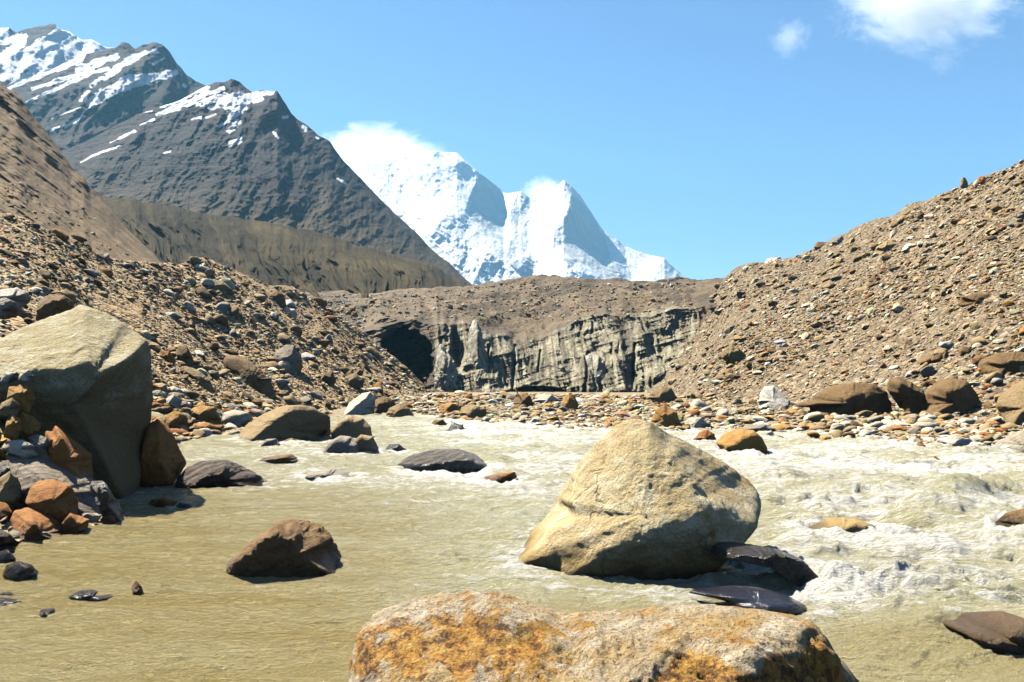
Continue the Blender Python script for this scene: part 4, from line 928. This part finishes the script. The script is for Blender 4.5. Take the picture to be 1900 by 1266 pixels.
# left bank, water side
hero('orange fractured boulder on the left shore behind a flat rusty stone', MAT['ochre'], [(348, 778), (356, 758), (376, 752), (398, 756), (410, 776), (414, 792), (380, 790)], p=14, a=1.2, short='orange fractured boulder')
hero('pale smooth rounded boulder right of the orange fractured boulder', MAT['pale'], [(410, 786), (414, 766), (436, 760), (462, 766), (470, 778), (444, 792)], p=6, a=.6)
hero('flat rusty stone below the orange fractured boulder', MAT['rust'], [(354, 800), (360, 786), (386, 784), (410, 794), (418, 800), (390, 806)], p=14, tf=.35)
hero('broad flat orange-and-cream rock on the left shore', MAT['ochre'], [(296, 798), (304, 772), (326, 762), (346, 770), (352, 794), (326, 802)], p=12, a=1.3)
hero('cream boulder half buried in scree above the left shore', MAT['pale'], [(297, 735), (302, 722), (322, 716), (338, 724), (344, 742), (330, 740)], p=9)
hero('small white boulder in front of the half-buried cream boulder', MAT['white'], [(306, 756), (308, 740), (322, 730), (338, 742), (334, 756), (318, 762)], p=9)
# piled rocks in front of and above the flat-topped boulder
hero('brown angular boulder resting on the back edge of the flat-topped boulder', MAT['brown'], [(66, 588), (70, 560), (92, 546), (118, 548), (136, 560), (140, 578), (132, 588), (96, 594)], D=16.2, p=14, a=1.0, f=[(-.3, -.5, .8, .5), (.2, -.95, .1, .55)])
hero('flat white-topped boulder above the pile at the left picture edge', MAT['white'], [(-30, 552), (0, 538), (30, 535), (52, 542), (56, 556), (34, 570), (-10, 568)], D=17.2, p=12, f=[(0, -.4, .9, .4), (.1, -.95, 0, .6)])
hero('grey speckled boulder under the flat white-topped one at the left edge', MAT['grey'], [(-30, 586), (-20, 560), (10, 552), (30, 562), (34, 582), (10, 588)], D=16.6, p=9)
hero('tall rust-orange wedge leaning against the dark front of the flat-topped boulder', MAT['rust'], [(72, 880), (84, 800), (104, 788), (130, 812), (168, 842), (173, 888), (150, 900), (100, 890)], D=12.6, f=[(-.2, -.35, .9, .62), (.15, -.98, -.05, .5)], p=18, a=1.0, tf=.4, short='tall rust wedge', sub=6)
hero('long grey banded slab sloping down to the water in the left pile', MAT['slab'], [(8, 860), (14, 838), (44, 836), (90, 848), (132, 868), (168, 890), (188, 914), (190, 962), (160, 972), (140, 962), (90, 950), (30, 905)], D=11.9, f=[(.1, -.45, .9, .5), (.2, -.97, -.1, .62)], p=16, a=.9, tf=.4, sub=6, short='long grey slab')
hero('orange-brown boulder in front of the long grey slab', MAT['rust'], [(46, 932), (56, 905), (72, 892), (100, 890), (130, 900), (143, 930), (144, 956), (112, 969), (70, 958)], D=11.2, f=[(-.1, -.55, .8, .5), (.1, -.9, -.42, .6)], p=14, a=1.1, sub=6)
hero('grey rough slab dropping into the water right of the long grey slab', MAT['slick'], [(166, 905), (170, 893), (192, 892), (202, 905), (218, 935), (232, 962), (214, 966), (190, 950)], D=11.9, p=14, a=1.3)
hero('bright orange boulder with a sharp front ridge at the left waterline', MAT['rust'], [(18, 966), (26, 948), (50, 942), (76, 950), (104, 968), (128, 988), (146, 1006), (100, 1011), (52, 1014), (28, 998)], D=10.6, f=[(-.4, -.5, .76, .5), (.45, -.85, .1, .5)], p=16, a=1.2, sub=6, water=True, short='bright orange boulder')
hero('small dark rusty block between the bright orange boulder and the grey slab', MAT['rust'], [(114, 972), (130, 952), (166, 964), (160, 986), (140, 1000), (118, 992)], D=11.0, p=18, a=.6, f=[(.1, -.98, .0, .5)], water=True)
hero('small banded stone at the waterline below the rough grey slab', MAT['rust'], [(185, 968), (192, 958), (208, 956), (216, 968), (204, 976)], water=True, sub=4)
hero('olive wedge-shaped boulder in the left pile beside the orange-brown boulder', MAT['tan'], [(-12, 922), (-5, 890), (18, 874), (34, 892), (42, 920), (30, 928)], D=11.3, f=[(-.4, -.7, .5, .5), (.5, -.8, .2, .5)], p=18, a=.8)
hero('dark brown slab slanting into the water at the left edge', MAT['banded'], [(-40, 970), (-10, 975), (20, 992), (58, 1020), (40, 1026), (-40, 1024)], D=9.9, p=14, a=.8, water=True)
hero('dark rock under the end of the long grey slab at the left edge', MAT['slick'], [(-30, 890), (-20, 862), (14, 855), (42, 872), (48, 900), (20, 905)], D=11.9, p=12, a=1.0)
hero('orange-topped angular boulder high in the left pile', MAT['ochre'], [(12, 745), (16, 718), (40, 711), (58, 722), (64, 742), (54, 760), (36, 758)], D=12.7, f=[(-.2, -.5, .85, .5), (.15, -.98, -.1, .55)], p=16, a=.7)
hero('tan tilted block under the orange-topped angular boulder', MAT['tan'], [(-6, 765), (2, 748), (22, 738), (37, 752), (32, 768), (10, 770)], D=12.4, p=16, a=.7)
hero('squarish ochre block left of the tall rust wedge', MAT['ochre'], [(6, 806), (12, 780), (22, 768), (38, 780), (40, 800), (28, 810)], D=12.2, f=[(-.1, -.4, .9, .5), (.15, -.98, 0, .5)], p=18, a=.6)
hero('ochre wedge beside the squarish ochre block', MAT['ochre'], [(34, 772), (40, 764), (60, 774), (76, 786), (72, 796), (56, 804), (42, 800)], D=12.5, f=[(-.1, -.4, .9, .5), (.15, -.98, 0, .5)], p=18, a=.6)
hero('cream flat stone lying on the long grey slab', MAT['pale'], [(2, 832), (12, 818), (42, 816), (66, 828), (72, 842), (48, 848), (14, 840)], D=12.1, p=12, a=.9, tf=.4)
hero('grey rough block right of the cream flat stone', MAT['grey'], [(50, 812), (66, 806), (88, 812), (100, 838), (96, 856), (70, 846)], D=12.4, p=14, a=1.2)
hero('white cobble on the left end of the flat-topped boulder', MAT['white'], [(0, 706), (6, 692), (32, 690), (34, 702), (14, 710)], D=12.9, p=7)
hero('round pale cobble beside the white cobble near the flat-topped boulder', MAT['pale'], [(34, 702), (38, 688), (54, 686), (62, 698), (52, 706)], D=12.9, p=6)
hero('dark rounded boulder at the left water edge below the slanting slab', MAT['slick'], [(4, 1066), (12, 1048), (36, 1041), (60, 1048), (72, 1064), (44, 1078)], p=7, a=.8, water=True)
hero('rust-topped stone at the left edge above the dark rounded boulder', MAT['slick'], [(-20, 1044), (-10, 1026), (14, 1019), (30, 1036), (16, 1048)], p=8, a=1.0, water=True)
hero('small dark wet cobble in the shallows at left', MAT['wet'], [(66, 1143), (76, 1131), (96, 1128), (116, 1138), (100, 1146)], p=6, a=.5, rough_only=True, water=True)
hero('dark submerged cobble with water sliding over it at left', MAT['wet'], [(122, 1108), (150, 1095), (190, 1092), (218, 1104), (180, 1113)], p=6, a=.5, rough_only=True, tf=.4, water=True)
hero('small orange fin of rock in the water at left', MAT['rust'], [(243, 1090), (252, 1076), (264, 1090), (270, 1106), (252, 1108)], p=12, a=1.2, water=True)
hero('small orange stone awash right of the orange fin', MAT['ochre'], [(288, 1096), (300, 1085), (318, 1086), (322, 1096), (304, 1100)], p=8, a=.8, water=True)
hero('dark ragged wet rock at the left picture edge', MAT['wet'], [(-20, 1122), (0, 1108), (30, 1112), (66, 1124), (30, 1132), (-20, 1134)], p=8, a=1.5, water=True)
hero('low dark wet ledge at the left edge above the ragged rock', MAT['wet'], [(-20, 1106), (10, 1098), (50, 1100), (78, 1104), (30, 1110)], p=8, a=1.2, water=True)
hero('rust-red wet stone in the shallows beside the flat-topped boulder', MAT['rust'], [(274, 938), (282, 926), (306, 921), (330, 930), (326, 941), (296, 944)], p=10, a=1.6, water=True)
hero('dark wet stone right of the rust-red wet stone', MAT['wet'], [(326, 940), (334, 932), (350, 934), (358, 942), (342, 945)], p=10, water=True, sub=4)
hero('small rusty cobble in the shade right of the flat-topped boulder', MAT['rust'], [(290, 903), (296, 894), (310, 895), (314, 904), (302, 908)], water=True, sub=4)

# ------------------------------------------------------------------ ice pinnacles: parts of the glacier
def spire(poly, D, seed):
    o = hero(None, M_spire, poly, D=D, f=[(-.6, -.55, .5, .5), (.65, -.6, .45, .5), (0, -.7, .6, .6)], p=11, a=2.4, brk=.16, tf=.45, tb=.9, sub=6, seed=seed, sink=.1, parent=GLACIER, name='ice_spire')
    return o
def spire_mat():
    m, nt, b = newmat('streaked_ice')
    vs = objvec(nt, (1, 1, 0.16), (0, 0.1, 0)); ns = noise(nt, vs, 0.8, 7, 0.7); nf = noise(nt, objvec(nt), 1.4, 5, 0.7)
    col = ramp(nt, ns, [(0.36, (0.12, 0.09, 0.06)), (0.45, (0.30, 0.26, 0.18)), (0.56, (0.47, 0.45, 0.34)), (0.72, (0.60, 0.59, 0.48))])
    nt.links.new(col, b.inputs['Base Color']); b.inputs['Roughness'].default_value = 0.7
    nt.links.new(nd(nt, 'ShaderNodeBump', {'Height': mth(nt, 'ADD', ns, nf), 'Strength': 0.9, 'Distance': 0.6}).outputs[0], b.inputs['Normal'])
    return m
M_spire = spire_mat()
spire([(806, 740), (805, 690), (811, 648), (818, 636), (828, 652), (842, 668), (850, 690), (856, 740)], 126, 71)
spire([(858, 740), (866, 690), (866, 640), (874, 598), (884, 590), (893, 610), (902, 650), (914, 690), (918, 740)], 132, 72)
spire([(1074, 740), (1080, 690), (1086, 660), (1104, 652), (1120, 668), (1132, 700), (1134, 740)], 128, 74)

# ------------------------------------------------------------------ loose stones: the largest single, the rest one rubble object
rng = np.random.RandomState(4)
def unit_stone(seed, sub, kind):
    r_ = np.random.RandomState(seed); dirs, F = ico(sub)
    n = r_.randn(11 if kind == 'angular' else 14, 3); n /= np.linalg.norm(n, axis=1, keepdims=True)
    d = r_.uniform(.6, 1.0, len(n)); p = 18 if kind == 'angular' else 6
    q = np.maximum(0, dirs @ n.T / d)
    r = (np.sum(q ** p, 1) + 0.75 ** p) ** (-1.0 / p)
    V = dirs * r[:, None]
    if sub >= 3: V = V * (1 + fbm(V * 2.4 + seed, 4, seed) * (.10 if kind == 'angular' else .05))[:, None]
    sc = np.array([1.0, r_.uniform(.5, .9), r_.uniform(.3, .7)]) if kind == 'angular' else np.array([1.0, r_.uniform(.65, .95), r_.uniform(.38, .62)])
    V = V * sc; V /= np.abs(V[:, 0]).max()
    return V, F
TEMPL = {(kd, sb): [unit_stone(100 + i, sb, kd) for i in range(14)] for kd in ('angular', 'rounded') for sb in (1, 2)}

MIX_L = {'tan': .38, 'brown': .20, 'grey': .13, 'pale': .18, 'rusty': .03, 'whitish': .06}
MIX_R = {'tan': .33, 'brown': .20, 'grey': .23, 'pale': .16, 'rusty': .025, 'whitish': .04}
MIX_B = {'tan': .28, 'grey': .20, 'pale': .24, 'whitish': .10, 'ochre': .08, 'rusty': .06, 'brown': .04}
MIX_P = {'tan': .30, 'ochre': .22, 'grey': .18, 'pale': .16, 'rusty': .14}
REG = [  # polygon in the picture, count, size range (px), steepness of the size law, kind, colours, place, surfaces
    ([(-260, 380), (20, 400), (120, 425), (210, 468), (310, 488), (400, 480), (490, 520), (590, 556), (700, 636), (800, 735), (620, 762), (480, 760), (340, 800), (280, 720), (260, 560), (-260, 560)], 8200, 4.6, 34, 2.3, 'angular', MIX_L, 'left scree slope', ('moraine_slope',)),
    ([(-260, 540), (80, 540), (150, 560), (0, 640), (-260, 640)], 260, 9, 40, 1.8, 'angular', MIX_L, 'rubble behind the flat-topped boulder', ('moraine_slope', 'ground')),
    ([(1150, 742), (1300, 610), (1262, 545), (1330, 520), (1400, 488), (1545, 454), (1640, 414), (1770, 353), (1900, 298), (2160, 180), (2160, 800), (1900, 786), (1560, 774), (1300, 760)], 13500, 4.2, 26, 2.3, 'angular', MIX_R, 'right scree slope', ('moraine_slope',)),
    ([(1150, 742), (1300, 610), (1262, 545), (1330, 520), (1400, 488), (1545, 454), (1640, 414), (1770, 353), (1900, 298), (2160, 180), (2160, 800), (1900, 786), (1560, 774), (1300, 760)], 11000, 2.4, 5, 3.5, 'angular', MIX_R, 'right scree slope', ('moraine_slope',)),
    ([(1480, 772), (1600, 720), (1760, 640), (2160, 560), (2160, 800), (1900, 788), (1720, 778)], 420, 11, 42, 1.9, 'angular', MIX_R, 'foot of the right scree slope', ('moraine_slope', 'ground')),
    ([(690, 738), (800, 732), (1120, 733), (1300, 750), (1300, 800), (1120, 806), (1000, 796), (900, 784), (800, 776)], 4200, 4.5, 24, 2.1, 'rounded', MIX_B, 'gravel bar below the ice cliff', ('ground', 'moraine_slope', 'glacier')),
    ([(1280, 758), (1500, 770), (1720, 776), (2160, 800), (2160, 850), (1900, 842), (1700, 832), (1490, 814), (1440, 802), (1300, 800)], 1700, 8, 34, 2.0, 'rounded', MIX_B, 'right shingle bank', ('ground', 'moraine_slope')),
    ([(-260, 690), (60, 690), (110, 780), (180, 880), (232, 958), (150, 1000), (0, 1014), (-260, 1080)], 420, 12, 46, 1.8, 'angular', MIX_P, 'piled rocks of the near left bank', ('moraine_slope', 'ground')),
    ([(280, 720), (480, 752), (700, 770), (640, 775), (440, 808), (345, 850), (290, 870)], 420, 9, 36, 1.9, 'rounded', MIX_P, 'left shore', ('moraine_slope', 'ground')),
    ([(420, 556), (640, 545), (820, 540), (960, 522), (1150, 526), (1290, 526), (1290, 600), (1060, 600), (860, 590), (700, 600), (640, 600)], 1300, 3.5, 11, 2.6, 'angular', MIX_L, 'debris on top of the glacier', ('glacier',)),
    ([(640, 545), (700, 640), (790, 712), (812, 742), (770, 745), (690, 660), (600, 560)], 350, 5, 16, 2.3, 'angular', MIX_L, 'left scree slope', ('moraine_slope', 'glacier')),
    ([(1160, 738), (1300, 736), (1470, 748), (1520, 774), (1300, 768), (1200, 760)], 700, 5, 22, 2.1, 'angular', MIX_R, 'foot of the right scree slope', ('moraine_slope', 'ground')),
    ([(-200, 400), (20, 400), (120, 425), (210, 468), (250, 480), (150, 380), (60, 330), (-200, 330)], 160, 4, 16, 2.2, 'angular', MIX_L, 'bare rock hillside at left', ('hill',)),
]
stones = []
for poly, n, s0, s1, al, kind, mix, place, surf in REG:
    pa = np.array(poly, float); k = 0; guard = 0
    names = list(mix); pr = np.array([mix[c] for c in names]); pr /= pr.sum()
    while k < n and guard < n * 8:
        guard += 1
        px = rng.uniform(pa[:, 0].min(), pa[:, 0].max()); py = rng.uniform(pa[:, 1].min(), pa[:, 1].max())
        if not inpoly(np.array(px), np.array(py), poly): continue
        h = cast(px, py)
        if h is None or h[2] not in surf: continue
        if 'right scree' in place and rng.uniform() > np.clip(.62 + 1.5 * fbm(np.array([[h[0][0] * .07 + h[0][2] * .05, h[0][1] * .05, h[0][2] * .12]]), 3, 77)[0], .4, 1): continue
        s = min(s1, s0 * rng.uniform(0, 1) ** (-1.0 / al))
        stones.append((s, h[0], h[1], kind, names[rng.choice(len(names), p=pr)], place, px, py)); k += 1
stones.sort(key=lambda t: -t[0])

def rotm(nrm, r_):
    a = r_.uniform(0, 2 * math.pi); z = 0.5 * np.asarray(nrm) + np.array([0, 0, .5]) + r_.randn(3) * 0.22; z /= np.linalg.norm(z)
    x = np.array([math.cos(a), math.sin(a), 0]); x -= z * (x @ z); x /= np.linalg.norm(x); y = np.cross(z, x)
    return np.stack([x, y, z], 1)

STONEMAT = {'tan': MAT['tan'], 'brown': MAT['brown'], 'grey': MAT['grey'], 'pale': MAT['pale'], 'rusty': MAT['rust'], 'whitish': MAT['white'], 'ochre': MAT['ochre']}
LAND = [(s, b) for (o, s, b) in HEROES if s]
NSINGLE = 170
seen = set(); single = []; rest = []
for st in stones:
    s, pos, nrm, kind, cname, place, px, py = st
    inside = -5 < px < 1905 and py < 1270
    hid = False
    for (o, sh, (hx, hy, hw, hh)) in HEROES:
        if abs(px - hx) < hw * .5 and abs(py - hy) < hh * .5: hid = True; break
    if inside and not hid and len(single) < NSINGLE: single.append(st)
    else: rest.append(st)
USED = set()
def describe(st):
    """size, colour, shape and the nearest landmarks; a longer list of landmarks until the label is unique"""
    s, pos, nrm, kind, cname, place, px, py = st
    near = sorted(LAND, key=lambda t: math.hypot((t[1][0] - px), (t[1][1] - py) * 1.5))[:5]
    size = 'large' if s > 26 else 'mid-sized' if s > 19 else 'small'
    def rel(b):
        hx, hy, hw, hh = b[1]; dx, dy = px - hx, py - hy
        w = ('right of' if dx > 0 else 'left of') if abs(dx) > abs(dy) * 1.2 else ('below' if dy > 0 else 'above')
        d = math.hypot(dx, dy) / (hw + hh)
        return ('close ' if d < .8 else 'a little way ' if d < 1.6 else 'far ') + w + ' the ' + b[0]
    cand = [f"{size} {cname} {kind} stone {rel(b)}" for b in near]
    cand += [f"{size} {cname} {kind} stone {rel(near[0])}, {('upper' if nrm[2] < .85 else 'lower')} one of its colour there"]
    for c in cand:
        if c not in USED and len(c.split()) <= 16: USED.add(c); return c
    return cand[0]
for i, st in enumerate(single):
    s, pos, nrm, kind, cname, place, px, py = st
    r_ = np.random.RandomState(900 + i); V, F = unit_stone(500 + i, 3, kind)
    R_ = s * pos[1] / FPX / 2
    V = (V * R_) @ rotm(nrm, r_).T
    c = pos + nrm * R_ * 0.18; b = V[:, 2].min(); V = V - np.array([0, 0, b])
    o = mesh_np('stone', V, F, STONEMAT[cname], kind != 'angular' or True); o.location = c + np.array([0, 0, b])
    tag(o, describe(st), 'stone', 'loose stones on the ' + place.replace('the ', ''))

VV, FF, CC, off = [], [], [], 0
byreg = {}
for st in rest: byreg.setdefault(st[5], []).append(st)
M_stone = stone_mat()
for place, lst in byreg.items():
    VV, FF, CC, off = [], [], [], 0
    for st in lst:
        s, pos, nrm, kind, cname, pl, px, py = st
        V, F = TEMPL[(kind, 2 if s > 11 else 1)][rng.randint(14)]
        R_ = s * pos[1] / FPX / 2
        W = (V * R_) @ rotm(nrm, rng).T + pos + nrm * R_ * 0.15
        VV.append(W); FF.append(F + off); off += len(V)
        c = np.array(PAL[cname]) * rng.uniform(.8, 1.5) * (1 + rng.randn(3) * .04)
        CC.append(np.tile(np.append(0.86 * np.clip(c, .02, .8) ** 1.22, 1.0), (len(V), 1)))
    o = mesh_np('rubble', np.concatenate(VV), np.concatenate(FF), M_stone, False, {'col': np.concatenate(CC)})
    o['kind'] = 'stuff'; o['label'] = 'countless small loose stones, ' + place; o['category'] = 'rubble'

# ------------------------------------------------------------------ the river
def water_mat():
    m, nt, b = newmat('silty_water')
    fo = attr(nt, 'foam'); ae = attr(nt, 'aer'); v = objvec(nt); vs = objvec(nt, (0.55, 1.6, 1), (0, 0, 0.15))
    n1 = noise(nt, vs, 0.7, 5, 0.6); n2 = noise(nt, vs, 9.0, 7, 0.75); n3 = noise(nt, v, 55.0, 4, 0.8); nm = noise(nt, vs, 2.6, 6, 0.7, 0.9)
    mud = ramp(nt, n1, [(0.35, (0.53, 0.43, 0.195)), (0.65, (0.63, 0.55, 0.31))])
    milk = ramp(nt, nm, [(0.35, (0.64, 0.59, 0.36)), (0.65, (0.77, 0.73, 0.52))])
    mud = mixc(nt, ae, mud, milk)                                   # aerated water is paler
    f = mth(nt, 'ADD', fo, mth(nt, 'ADD', mth(nt, 'MULTIPLY', mth(nt, 'SUBTRACT', n2, 0.5), 2.4), mth(nt, 'MULTIPLY', mth(nt, 'SUBTRACT', nm, 0.5), 1.5)))
    f = nd(nt, 'ShaderNodeMapRange', {0: f, 1: 0.40, 2: 1.05}, interpolation_type='SMOOTHSTEP').outputs[0]
    speck = ramp(nt, n3, [(0.57, 0.0), (0.62, 1.0)])                 # bubbles, and sun sparkle painted into the colour as white specks
    f = mth(nt, 'MAXIMUM', f, mth(nt, 'MULTIPLY', speck, nd(nt, 'ShaderNodeMapRange', {0: mth(nt, 'ADD', fo, mth(nt, 'MULTIPLY', mth(nt, 'SUBTRACT', nm, 0.5), 1.6)), 1: 0.12, 2: 0.5, 3: 0.0, 4: 0.9}).outputs[0]))
    col = mixc(nt, f, mud, (0.95, 0.93, 0.86))
    nt.links.new(col, b.inputs['Base Color'])
    nt.links.new(nd(nt, 'ShaderNodeMapRange', {0: f, 3: 0.10, 4: 0.55}).outputs[0], b.inputs['Roughness'])
    b.inputs['IOR'].default_value = 1.33; b.inputs['Specular IOR Level'].default_value = 0.5
    h = mth(nt, 'ADD', mth(nt, 'MULTIPLY', n2, 0.55), mth(nt, 'ADD', mth(nt, 'MULTIPLY', n3, 0.22), mth(nt, 'MULTIPLY', nm, 0.6)))
    nt.links.new(nd(nt, 'ShaderNodeBump', {'Height': h, 'Strength': 0.9, 'Distance': 0.36}).outputs[0], b.inputs['Normal'])
    return m
def build_water():
    rows = np.concatenate([np.linspace(1700, 1290, 60), np.linspace(1288, 900, 300), np.linspace(899, 800, 150), np.linspace(799.5, 765, 90)])
    cols = np.linspace(-420, 2320, 900)
    PX, PY = np.meshgrid(cols, rows)
    S = G(PX, PY, 0.0); x, y = S[..., 0], S[..., 1]
    # how rough the river is, place by place
    A = 0.35 + 0.65 * sstep(640, 980, PX) * sstep(1180, 1060, PY) + 0.5 * sstep(960, 860, PY)
    A = A + 0.7 * sstep(1380, 1500, PX) * sstep(1180, 1080, PY)
    A = A * (0.35 + 0.65 * sstep(300, 620, PX + (1000 - PY) * 1.4))
    A = np.clip(A, 0.12, 1.6)
    cxy = v3(x * 0.75 + 0.25 * y, y * 1.0 - 0.1 * x, 0)
    wv = cxy + 0.5 * np.stack([fbm(cxy * .6, 2, 3), fbm(cxy * .6 + 9, 2, 4), 0 * x], -1)
    z = A * (0.10 * ridged(wv * v3(.5, .9, 1) + 3, 3, 51) + 0.09 * fbm(wv * 1.9, 3, 53) + 0.035 * ridged(wv * 5.5, 3, 55) * np.clip(30 / (y + 8), .3, 1)) + 0.052 * fbm(wv * v3(1.3, 4.5, 1), 4, 57) + 0.018 * ridged(wv * v3(5, 15, 1), 3, 58) * np.clip(14 / (y + 4), 0, 1)
    foam = A * 0.35 + 0.22 * A * sstep(0.0, 0.6, ridged(wv * v3(.5, .9, 1) + 3, 3, 51)) + 0.36 * A * fbm(wv * v3(.35, .9, 1), 4, 59)
    foam = foam * 0.85 + 0.04 * sstep(930, 800, PY)
    def blob(px, py, rx, ry, ang=0.0):
        c, s = math.cos(ang), math.sin(ang); dx, dy = PX - px, PY - py
        return np.exp(-((dx * c + dy * s) / rx) ** 2 - ((-dx * s + dy * c) / ry) ** 2)
    for px, py, rx, ry, an, hgt, fm in [(1790, 932, 95, 17, -.22, .36, -.75), (1730, 985, 130, 16, .05, -.08, .7), (1860, 990, 90, 16, 0, -.02, .9), (1500, 985, 60, 14, 0, .1, .5), (1600, 1000, 90, 10, 0, 0, .8),
                                        (1560, 1095, 90, 26, .2, .06, .6), (1700, 1120, 140, 26, .1, .03, .45), (1380, 1075, 120, 10, .12, .02, -.6), (1430, 1046, 130, 26, .22, -.16, -.1), (1380, 1108, 130, 22, .12, -.07, -.2), (1570, 984, 90, 18, 0, -.10, .1), (1612, 1092, 26, 10, 0, -.12, .2), (1860, 1180, 120, 40, 0, -.05, -.2), (1480, 1075, 40, 14, .5, .06, -.3), (1540, 930, 130, 10, -.05, .08, .45),
                                        (1650, 915, 120, 8, 0, .06, .3), (1500, 880, 120, 10, 0, .05, .5), (1720, 870, 160, 8, 0, .05, .5), (920, 862, 30, 10, .3, .14, -.5), (880, 890, 160, 14, 0, .0, .5), (680, 905, 120, 16, 0, .05, .4),
                                        (580, 880, 40, 12, 0, .12, .2), (400, 1105, 170, 18, -.1, .02, .55), (210, 1090, 70, 14, -.1, .05, -.3), (330, 1095, 60, 10, -.2, .03, -.1), (1100, 940, 60, 30, 0, 0, .3), (880, 800, 150, 10, 0, .06, .4),
                                        (700, 940, 260, 16, .05, 0, .3), (820, 1040, 200, 20, .1, 0, .12), (760, 1110, 120, 14, 0, 0, .15), (1240, 1110, 60, 8, 0, 0, .15), (230, 1180, 300, 60, 0, 0, -.25), (1700, 1200, 180, 40, 0, 0, -.35), (1000, 1010, 80, 18, 0, 0, .2)]:
        g_ = blob(px, py, rx, ry, an); z = z + hgt * g_; foam = foam + (fm * .4 if fm > 0 else fm) * g_
    for cx, cy, rx, ry, W in WATERROCKS:
        e = np.sqrt(((x - cx) / rx) ** 2 + ((y - cy) / max(ry, rx * .6)) ** 2)
        ring = np.exp(-((e - 1.08) / 0.22) ** 2)
        foam = foam + (0.16 + 0.25 * A) * ring; z = z + np.minimum(0.01 + 0.035 * A, 0.06 * W) * ring
        dx, dy = x - cx, y - cy; t = (dx * .35 - dy * .94); o_ = (dx * .94 + dy * .35)
        foam = foam + 0.28 * A * np.exp(-(o_ / (0.8 * rx)) ** 2) * sstep(0.2 * rx, rx, t) * np.exp(-np.maximum(0, t - rx) / (2.2 * rx))
    S[..., 2] = z
    V = S.reshape(-1, 3); F = grid_faces(len(rows), len(cols))
    structure(mesh_np('river_water', V, F, water_mat(), True, {'foam': np.clip(foam, 0, 1.3).ravel(), 'aer': np.clip((A - .15) / .8, 0, 1).ravel()}))
build_water()

# ------------------------------------------------------------------ clouds beyond the peaks
def cloud_mat(name, scale, dens, thr, soft=1.0):
    m = bpy.data.materials.new(name); m.use_nodes = True; nt = m.node_tree; nt.nodes.remove(nt.nodes['Principled BSDF'])
    v = objvec(nt)
    n = noise(nt, v, scale, 9, 0.68, 0.7)
    ln = nd(nt, 'ShaderNodeVectorMath', {0: v}, operation='LENGTH').outputs['Value']
    fall = nd(nt, 'ShaderNodeMapRange', {0: ln, 1: 0.15, 2: 1.0, 3: 1.0, 4: 0.0}).outputs[0]
    d = mth(nt, 'SUBTRACT', mth(nt, 'ADD', n, mth(nt, 'MULTIPLY', fall, 0.5)), thr)
    d = mth(nt, 'MULTIPLY', mth(nt, 'MAXIMUM', d, 0.0), dens)
    pv = nd(nt, 'ShaderNodeVolumePrincipled', {'Color': (1, 1, 1, 1), 'Density': d, 'Anisotropy': 0.45})
    nt.links.new(pv.outputs[0], nt.nodes['Material Output'].inputs['Volume'])
    try: m.cycles.volume_step_rate = 0.3
    except Exception: pass
    return m
def cloud(label, px, py, D, w, h, t, mat, tilt=0.0):
    k = D / FPX; V, F = ico(3)
    o = mesh_np('cloud', V, F, mat); o.scale = (w * k, t * k, h * k); o.location = P(px, py, D); o.rotation_euler = (0, tilt, 0)
    tag(o, label, 'cloud'); return o
CM1 = cloud_mat('cumulus_vapour', 2.4, 0.045, 0.585); CM3 = cloud_mat('faint_vapour', 2.6, 0.011, 0.74); CM2 = cloud_mat('thin_vapour', 3.4, 0.03, 0.70)
cloud('bright white cloud bank clinging behind the left snow peak', 712, 334, 3300, 185, 112, 100, CM1, 0.10)
cloud('small white puff of cloud trailing from the right snow peak', 1010, 358, 3200, 50, 34, 40, CM1)
cloud('ragged white cloud at the top right corner of the sky', 1715, 10, 3600, 230, 120, 120, CM2, 0.1)
cloud('small faint wisp of cloud left of the ragged white cloud', 1465, 70, 3600, 58, 60, 60, CM3)
cloud('small faint puff of cloud below the ragged white cloud', 1755, 110, 3600, 50, 46, 50, CM3)

# ------------------------------------------------------------------ the air: thin haze in one closed box
def build_haze():
    m = bpy.data.materials.new('air_haze'); m.use_nodes = True; nt = m.node_tree; nt.nodes.remove(nt.nodes['Principled BSDF'])
    pv = nd(nt, 'ShaderNodeVolumePrincipled', {'Color': (0.27, 0.67, 1.0, 1), 'Density': 0.00010, 'Anisotropy': 0.2})
    nt.links.new(pv.outputs[0], nt.nodes['Material Output'].inputs['Volume'])
    x0, x1, y0, y1, z0, z1 = -2600, 2600, -1500, 3000, -4, 860
    V = np.array([(x, y, z) for z in (z0, z1) for y in (y0, y1) for x in (x0, x1)], float)
    F = np.array([(0, 2, 3, 1), (4, 5, 7, 6), (0, 1, 5, 4), (2, 6, 7, 3), (0, 4, 6, 2), (1, 3, 7, 5)])
    o = mesh_np('haze', V, F, m, False); o['kind'] = 'stuff'
build_haze()
